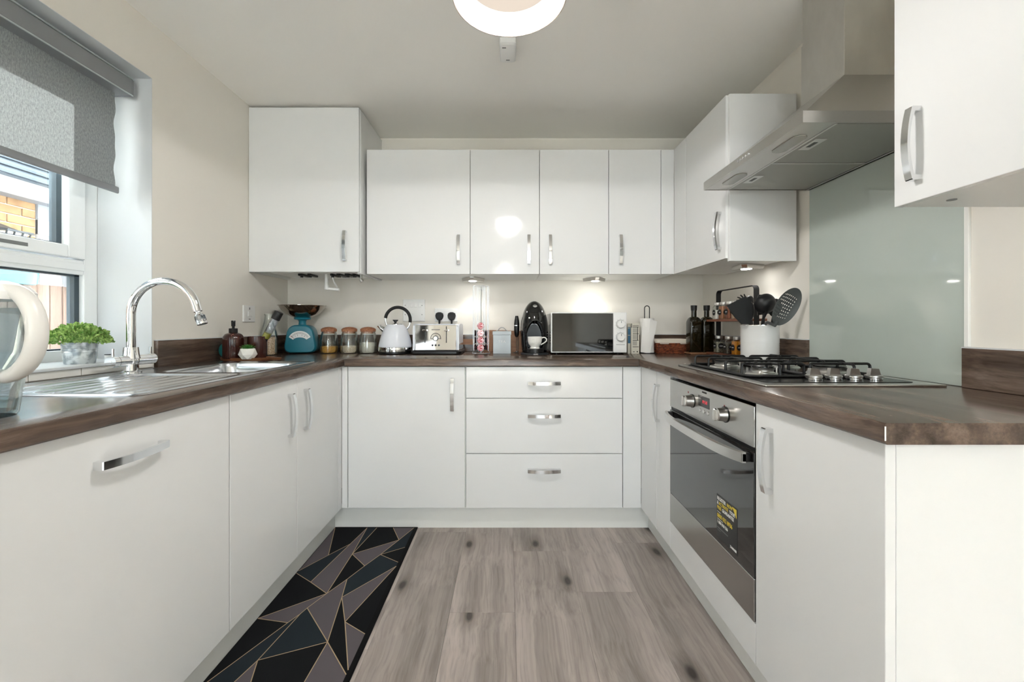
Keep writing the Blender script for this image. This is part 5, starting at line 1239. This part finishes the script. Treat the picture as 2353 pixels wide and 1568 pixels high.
t7 = ut('skimmer', 'grey perforated skimmer leaning right out of the crock', 'utensil')
b = B(); N = 37; vs = []; ix = {}; rx, rz = 0.060, 0.084
for i in range(N):
    for j in range(N):
        a, d = -1 + 2 * i / (N - 1), -1 + 2 * j / (N - 1)
        x, z = a * math.sqrt(1 - d * d / 2), d * math.sqrt(1 - a * a / 2)
        ix[(i, j)] = len(vs); vs.append((x * rx, 0.020 * (1 - (x * x + z * z)), z * rz))
fs = []
for i in range(N - 1):
    for j in range(N - 1):
        hole = i % 3 == 1 and j % 3 == 1 and 4 < i < N - 6 and 4 < j < N - 6
        if not hole: fs.append((ix[(i, j)], ix[(i + 1, j)], ix[(i + 1, j + 1)], ix[(i, j + 1)]))
b.add(vs, fs); bmesh.ops.solidify(b.bm, geom=b.bm.faces[:], thickness=0.0025)
SKM = Matrix.Translation(rel(1.165, 1.735, 1.131)) @ Matrix.Rotation(0.42, 4, 'Y') @ Matrix.Rotation(0.22, 4, 'X') @ Matrix.Rotation(0.3, 4, 'Z'); b.xf(SKM); b.obj('perforated_bowl', 'utensil_grey', t7)
B().tube([SKM @ Vector((0, 0.006, -0.070)), SKM @ Vector((0, 0.004, -0.088)), rel(1.128, 1.805, 1.066), rel(1.133, 1.84, 1.055), rel(1.14, 1.90, 0.92)], [0.010, 0.008, 0.006, 0.006, 0.006], 10).obj('handle', 'utensil_grey', t7)
# ------------------------------------------------------------------ under-cabinet lights
for x, y, z, lb in ((-0.216, 2.535, WZa, 'triangular under cabinet light above the capsule rack'), (0.536, 2.535, WZa, 'triangular under cabinet light above the microwave'), (1.137, 1.985, WZa, 'triangular under cabinet light above the utensil crock')):
    t = thing('under_cabinet_light', lb, 'light', (x, y, z), group='triangular lights under the wall cabinets') if x < 1 else thing('under_cabinet_light', lb, 'light', (x, y, z), -PI / 2 + 0.9, 'triangular lights under the wall cabinets')
    b = B(); b.loft([ring3([(-0.07, 0.05), (0.07, 0.05), (0.012, -0.05), (-0.012, -0.05)], -0.0005), ring3([(-0.07, 0.05), (0.07, 0.05), (0.012, -0.05), (-0.012, -0.05)], -0.006), ring3([(-0.066, 0.048), (0.066, 0.048), (0.010, -0.03), (-0.010, -0.03)], -0.020)]); b.obj('housing', 'steel', t)
    B().lathe([(0, -0.0225), (0.022, -0.0225), (0.024, -0.0195), (0, -0.0195)], 28, (0, 0.012, 0)).obj('lens', 'led_white', t)
    L = bpy.data.lights.new('cabinet_spot', 'SPOT'); L.energy = 0.32; L.spot_size = math.radians(95); L.spot_blend = 0.5; L.shadow_soft_size = 0.03; L.color = (1, 0.96, 0.9)
    o = bpy.data.objects.new('cabinet_spot', L); COL.objects.link(o); o.location = (x, y + (0.05 if x < 1 else 0), z - 0.03)
    o.rotation_euler = Vector((0, 0.12, -1)).to_track_quat('-Z', 'Y').to_euler() if x < 1 else Vector((0.2, 0, -1)).to_track_quat('-Z', 'Y').to_euler()
# ------------------------------------------------------------------ ceiling lamp, heat detector, dining pendant
pd = thing('pendant_lamp', 'round white shallow pendant lamp, lit, under the ceiling', 'lamp', (0.004, 1.108, 1.929))
B().lathe([(0.1535, 0.0), (0.1535, 0.085), (0.15, 0.09), (0.02, 0.092), (0.02, 0.088), (0.146, 0.086), (0.1505, 0.082), (0.1505, 0.0)], 72, closed=True).obj('shade', 'shade_outer', pd)
B().lathe([(0.1502, 0.0008), (0.1502, 0.004), (0.117, 0.050), (0.116, 0.048), (0.1485, 0.0008)], 72, closed=True).obj('inner_reflector', 'lamp_glow', pd)
B().lathe([(0, 0.048), (0.118, 0.048), (0.118, 0.053), (0, 0.053)], 64).obj('diffuser', 'lamp_diffuser', pd)
b = B(); b.cyl((0, 0, 0.09), (0, 0, 0.325), 0.006); b.obj('rod', 'chrome', pd)
B().lathe([(0, 0.31), (0.045, 0.31), (0.05, 0.316), (0.05, 0.3348), (0, 0.3348)], 32).obj('ceiling_rose', 'white_plastic', pd)
L = bpy.data.lights.new('pendant_light', 'SPOT'); L.energy = 6.2; L.color = (1.0, 0.985, 0.965); L.shadow_soft_size = 0.08; L.spot_size = math.radians(178); L.spot_blend = 0.04
o = bpy.data.objects.new('pendant_light', L); COL.objects.link(o); o.location = (0.004, 1.108, 1.934)
hdet = thing('heat_detector', 'small white heat detector on the ceiling behind the pendant lamp', 'detector', (0.0, 1.80, ZC))
b = B(); b.box(-0.036, 0.036, -0.075, 0.075, -0.006, -0.0002, 0.002); b.obj('mount', 'white_plastic', hdet)
b = B(); b.loft([ring3(rr(0.068, 0.13, 0.008, 3), -0.006), ring3(rr(0.068, 0.13, 0.008, 3), -0.028), ring3(rr(0.06, 0.118, 0.012, 3), -0.034)]); hb_ = b.obj('housing', 'white_plastic', hdet)
b = B(); b.box(-0.0345, -0.0335, -0.035, 0.0, -0.024, -0.014); b.box(0.0335, 0.0345, -0.02, 0.03, -0.024, -0.014); b.box(-0.024, -0.008, -0.042, -0.036, -0.0346, -0.034); b.box(-0.008, 0.008, 0.04, 0.045, -0.0346, -0.034); b.obj('vent_slot', 'grey_plastic', hb_)
dp = thing('pendant_lamp', 'dome pendant lamp hanging over the dining end, mirrored in the wall cabinet door', 'lamp', (-0.04, -1.26, 1.88))
B().lathe([(0.18, 0), (0.17, 0.03), (0.13, 0.07), (0.06, 0.10), (0.02, 0.12), (0.018, 0.117), (0.058, 0.096), (0.127, 0.066), (0.167, 0.028), (0.178, 0.0)], 48, closed=True).obj('shade', 'white_plastic', dp)
b = B(); b.ball((0, 0, -0.09), 0.05); b.cyl((0, 0, -0.05), (0, 0, 0.1), 0.014); b.obj('bulb', 'led_white', dp)
B().cyl((0, 0, 0.115), (0, 0, 0.384), 0.004, seg=10).obj('cord', 'white_plastic', dp)
L = bpy.data.lights.new('dining_light', 'POINT'); L.energy = 1.8; L.color = (1.0, 0.98, 0.95); L.shadow_soft_size = 0.12
o = bpy.data.objects.new('dining_light', L); COL.objects.link(o); o.location = (-0.04, -1.26, 1.79)
# ------------------------------------------------------------------ runner rug
V = dict(A=(-0.893, 2.147), B=(-0.817, 1.892), C=(-0.892, 1.77), D=(-0.754, 1.989), T1=(-0.727, 2.147), T2=(-0.677, 2.147), T3=(-0.592, 2.147), T4=(-0.485, 2.147), F=(-0.804, 1.694), H=(-0.707, 1.622), I=(-0.712, 1.901), J=(-0.531, 2.026), K=(-0.623, 1.808), L=(-0.582, 1.897), M=(-0.663, 1.713), N=(-0.743, 1.539), O=(-0.775, 1.463), E1=(-0.893, 1.755), R1=(-0.485, 1.959), R2=(-0.485, 1.836), R3=(-0.485, 1.806), P=(-0.639, 1.6), Q=(-0.575, 1.467), R4=(-0.485, 1.41), R5=(-0.485, 1.262), R=(-0.596, 1.374), R6=(-0.485, 1.246), G=(-0.893, 1.484), S=(-0.782, 1.299), Z=(-0.753, 1.508),
         X1=(-0.893, 1.196), X2=(-0.893, 0.965), X3=(-0.485, 0.965), X4=(-0.70, 0.965), X5=(-0.60, 0.965), TL=(-0.893, 2.147), Y1=(-0.835, 1.10), Y2=(-0.72, 1.12))
rug = thing('runner_rug', 'black and grey geometric runner mat with gold lines along the left units', 'rug', (-0.682, 1.555, 0.0))
B().box(-0.897, -0.467, 0.95, 2.159, 0.0, 0.006, 0.002).obj('backing', 'rug_edge', rug, True)
polys = [('rug_grey', 'A B C'), ('rug_black', 'A T1 D B'), ('rug_navy', 'C B D F E1'), ('rug_grey', 'T1 I H F D'), ('rug_navy', 'T1 T2 I'), ('rug_black', 'T2 T3 J I'), ('rug_grey', 'T3 T4 J'), ('rug_navy', 'J T4 R1 L'), ('rug_grey', 'I J L K'), ('rug_black', 'L R1 R2'), ('rug_black', 'I K M H'), ('rug_navy', 'K L R2 R3 P M'),
         ('rug_black', 'E1 F H G'), ('rug_grey', 'G H N Z O'), ('rug_grey', 'H M P R N'), ('rug_grey', 'P R3 Q'), ('rug_black', 'R3 R4 Q'), ('rug_grey', 'Q R4 R5'), ('rug_black', 'P Q R5 R6 R'), ('rug_navy', 'N R S Z'), ('rug_black', 'G O X1'), ('rug_navy', 'O Z S Y1 X1'), ('rug_black', 'S R X5 X4 Y2'), ('rug_grey', 'S Y2 Y1'), ('rug_grey', 'R R6 X3 X5'), ('rug_black', 'X1 Y1 X2'), ('rug_navy', 'Y1 Y2 X4 X2')]
order = ['rug_black', 'rug_navy', 'rug_grey']
b = B()
for mname, s in polys:
    b.mi = order.index(mname)
    b.add([(V[k][0], V[k][1], 0.0064) for k in s.split()], [tuple(range(len(s.split())))])
for f in b.bm.faces: pass
b.xf(Matrix.Identity(4)); bm_ = b.bm
for f in bm_.faces:
    f.normal_update()
    if f.normal.z < 0: f.normal_flip()
b.obj('pile_pattern', order, rug, True, norm=False)
b = B()
for s in ('A B', 'C B', 'B D', 'T1 D', 'D F', 'T1 I', 'I H', 'E1 F', 'F H', 'T2 I', 'I J', 'T3 J', 'T4 J', 'J L', 'L R1', 'L R2', 'I K', 'L K', 'K M', 'M H', 'M P', 'R3 P', 'R3 Q', 'P Q', 'P R', 'Q R4', 'Q R5', 'R R6', 'N R', 'H N', 'N Z', 'Z O', 'G O', 'G H', 'O X1', 'Z S', 'S R', 'S Y1', 'S Y2', 'R X5', 'Y1 Y2', 'Y1 X1'):
    p, q = [Vector((V[k][0], V[k][1], 0.0068)) for k in s.split()]
    d = (q - p).normalized(); n_ = Vector((-d.y, d.x, 0)) * 0.0015
    b.add([p + n_, p - n_, q - n_, q + n_], [(0, 1, 2, 3)])
b.obj('gold_lines', 'rug_gold', rug, True, norm=False)
# ------------------------------------------------------------------ outside the window
tag(B().box(-9, -1.76, -4, 10, -0.3, -0.15).obj('yard_ground', 'patio_stone'), kind='structure')
tag(B().box(-9, 9, -12, -3.55, -0.3, -0.15).obj('garden_ground', 'patio_stone'), kind='structure')
fn = thing('fence', 'weathered vertical board fence outside the window', 'fence', (-3.4, 3.2, -0.15))
FM = B().box(-0.009, 0.009, -0.0415, 0.0415, 0.0, 1.499, 0.003).mesh('board', 'fence_wood')
y = 0.6
while y < 6.5:
    o = link('board', FM, fn); o.location = (random.uniform(-0.002, 0.002), y - 3.2, 0); y += 0.087
for z in (0.3, 1.2): B().box(-0.06, -0.012, -2.7, 3.3, z, z + 0.07).obj('rail', 'fence_wood', fn)
pl1 = thing('fence_planter', 'round turquoise planter hung on the fence outside', 'planter', (-3.335, 2.74, 1.335))
B().lathe([(0, 0), (0.19, 0), (0.205, 0.01), (0.225, 0.2), (0.235, 0.21), (0.225, 0.215), (0.2, 0.19), (0, 0.18)], 40, sx=0.24).obj('tub', 'planter_turquoise', pl1)
b = B(); b.box(-0.075, 0.0, -0.02, 0.02, 0.19, 0.205); b.obj('hook', 'steel', pl1)
pl2 = thing('fence_planter', 'grey tapered planter hung on the fence outside', 'planter', (-3.335, 3.235, 1.345))
B().loft([ring3(rr(0.1, 0.14, 0.01, 3), 0), ring3(rr(0.1, 0.15, 0.012, 3), 0.012), ring3(rr(0.12, 0.24, 0.012, 3), 0.2)]).obj('tub', 'planter_grey', pl2)
b = B(); b.box(-0.075, 0.0, -0.02, 0.02, 0.18, 0.195); b.obj('hook', 'steel', pl2)
gr = thing('garage', 'yellow brick garage with white fascia and boarded door beyond the fence', 'garage', (-4.3, 3.5, -0.15))
GX = -4.3
B().box(-8.8, GX - 0.012, -1.0, 7.5, -0.15, 2.3).obj('wall', 'mortar', gr, True)
BM = B().box(-0.05, 0.0, -0.1055, 0.1055, -0.0335, 0.0335, 0.003).mesh('brick', 'brick_buff')
row = 0; z = 0.9
while z < 2.15:
    y = 3.785 - 0.1075 - (0.11 if row % 2 else 0.0)
    if row % 2:
        h = B().box(-0.05, 0, -0.05, 0.05, -0.0335, 0.0335, 0.003).obj('brick', 'brick_buff', gr); h.location = (0, 3.785 - 0.052 - 3.5, z + 0.15)
    while y > 1.7:
        o = link('brick', BM, gr); o.location = (0, y - 3.5, z + 0.15); y -= 0.221
    z += 0.077; row += 1
dg_ = B().box(GX - 0.012, GX + 0.012, 3.79, 6.4, -0.15, 2.02).obj('garage_door', 'garage_white', gr, True)
for i in range(13): B().box(GX + 0.012, GX + 0.022, 3.80 + i * 0.2, 3.992 + i * 0.2, -0.1, 1.86, 0.003).obj('plank', 'garage_white', dg_, True)
B().box(GX - 0.01, GX + 0.03, 3.79, 6.45, 1.88, 2.02, 0.004).obj('door_lintel', 'fascia_white', gr, True)
B().box(GX - 0.012, GX + 0.018, 3.79, 6.45, 2.02, 2.16, 0.004).obj('header_board', 'planter_grey', gr, True)
b = B(); b.box(GX + 0.13, GX + 0.15, -1.0, 7.5, 2.155, 2.30, 0.004); b.obj('fascia', 'fascia_white', gr, True)
b = B(); b.box(GX, GX + 0.13, -1.0, 7.5, 2.155, 2.17); b.obj('soffit', 'planter_grey', gr, True)
b = B(); b.prism([(GX + 0.20, 2.29), (-6.8, 4.72), (-9.3, 2.29)], 'y', -1.2, 7.7); b.obj('roof', 'roof_tile', gr, True)  # steep pitch and unseen high ridge shaped to block sun below the blind
b = B()
for k in range(26):
    t = k / 26; xa, za = GX + 0.21 + (-6.8 - GX - 0.21) * t, 2.30 + 2.43 * t
    b.box(xa - 0.10, xa, -1.2, 7.7, za + 0.004, za + 0.022)
b.obj('tile_courses', 'roof_tile', gr, True)
ln = thing('wall_lantern', 'black outdoor wall lantern on the garage bricks', 'lantern', (-4.24, 3.42, 1.72))
b = B(); b.loft([[(0.0, -0.03, 0.165), (0.0, 0.03, 0.165), (0.0, 0.03, 0.19), (0.0, -0.03, 0.19)], [(0.10, -0.11, 0.105), (0.10, 0.11, 0.105), (0.10, 0.10, 0.135), (0.10, -0.10, 0.135)], [(0.24, -0.10, 0.095), (0.24, 0.10, 0.095), (0.235, 0.09, 0.11), (0.235, -0.09, 0.11)]]); b.obj('hood', 'dark_slate', ln)
b = B()
for yy in (-0.085, -0.03, 0.03, 0.085):
    b.tube([(0.22, yy, 0.1), (0.18, yy * 0.8, -0.02)], 0.006, 6); b.tube([(0.02, yy, 0.1), (0.04, yy * 0.8, -0.02)], 0.006, 6)
b.box(0.03, 0.19, -0.07, 0.07, -0.03, -0.02); b.obj('cage', 'dark_slate', ln)
B().loft([ring3([(0.045, -0.06), (0.17, -0.06), (0.17, 0.06), (0.045, 0.06)], -0.02), ring3([(0.03, -0.075), (0.21, -0.075), (0.21, 0.075), (0.03, 0.075)], 0.1)]).obj('glass', 'lamp_shade', ln)
B().box(-0.06, 0.01, -0.03, 0.03, 0.10, 0.22).obj('bracket', 'dark_slate', ln)
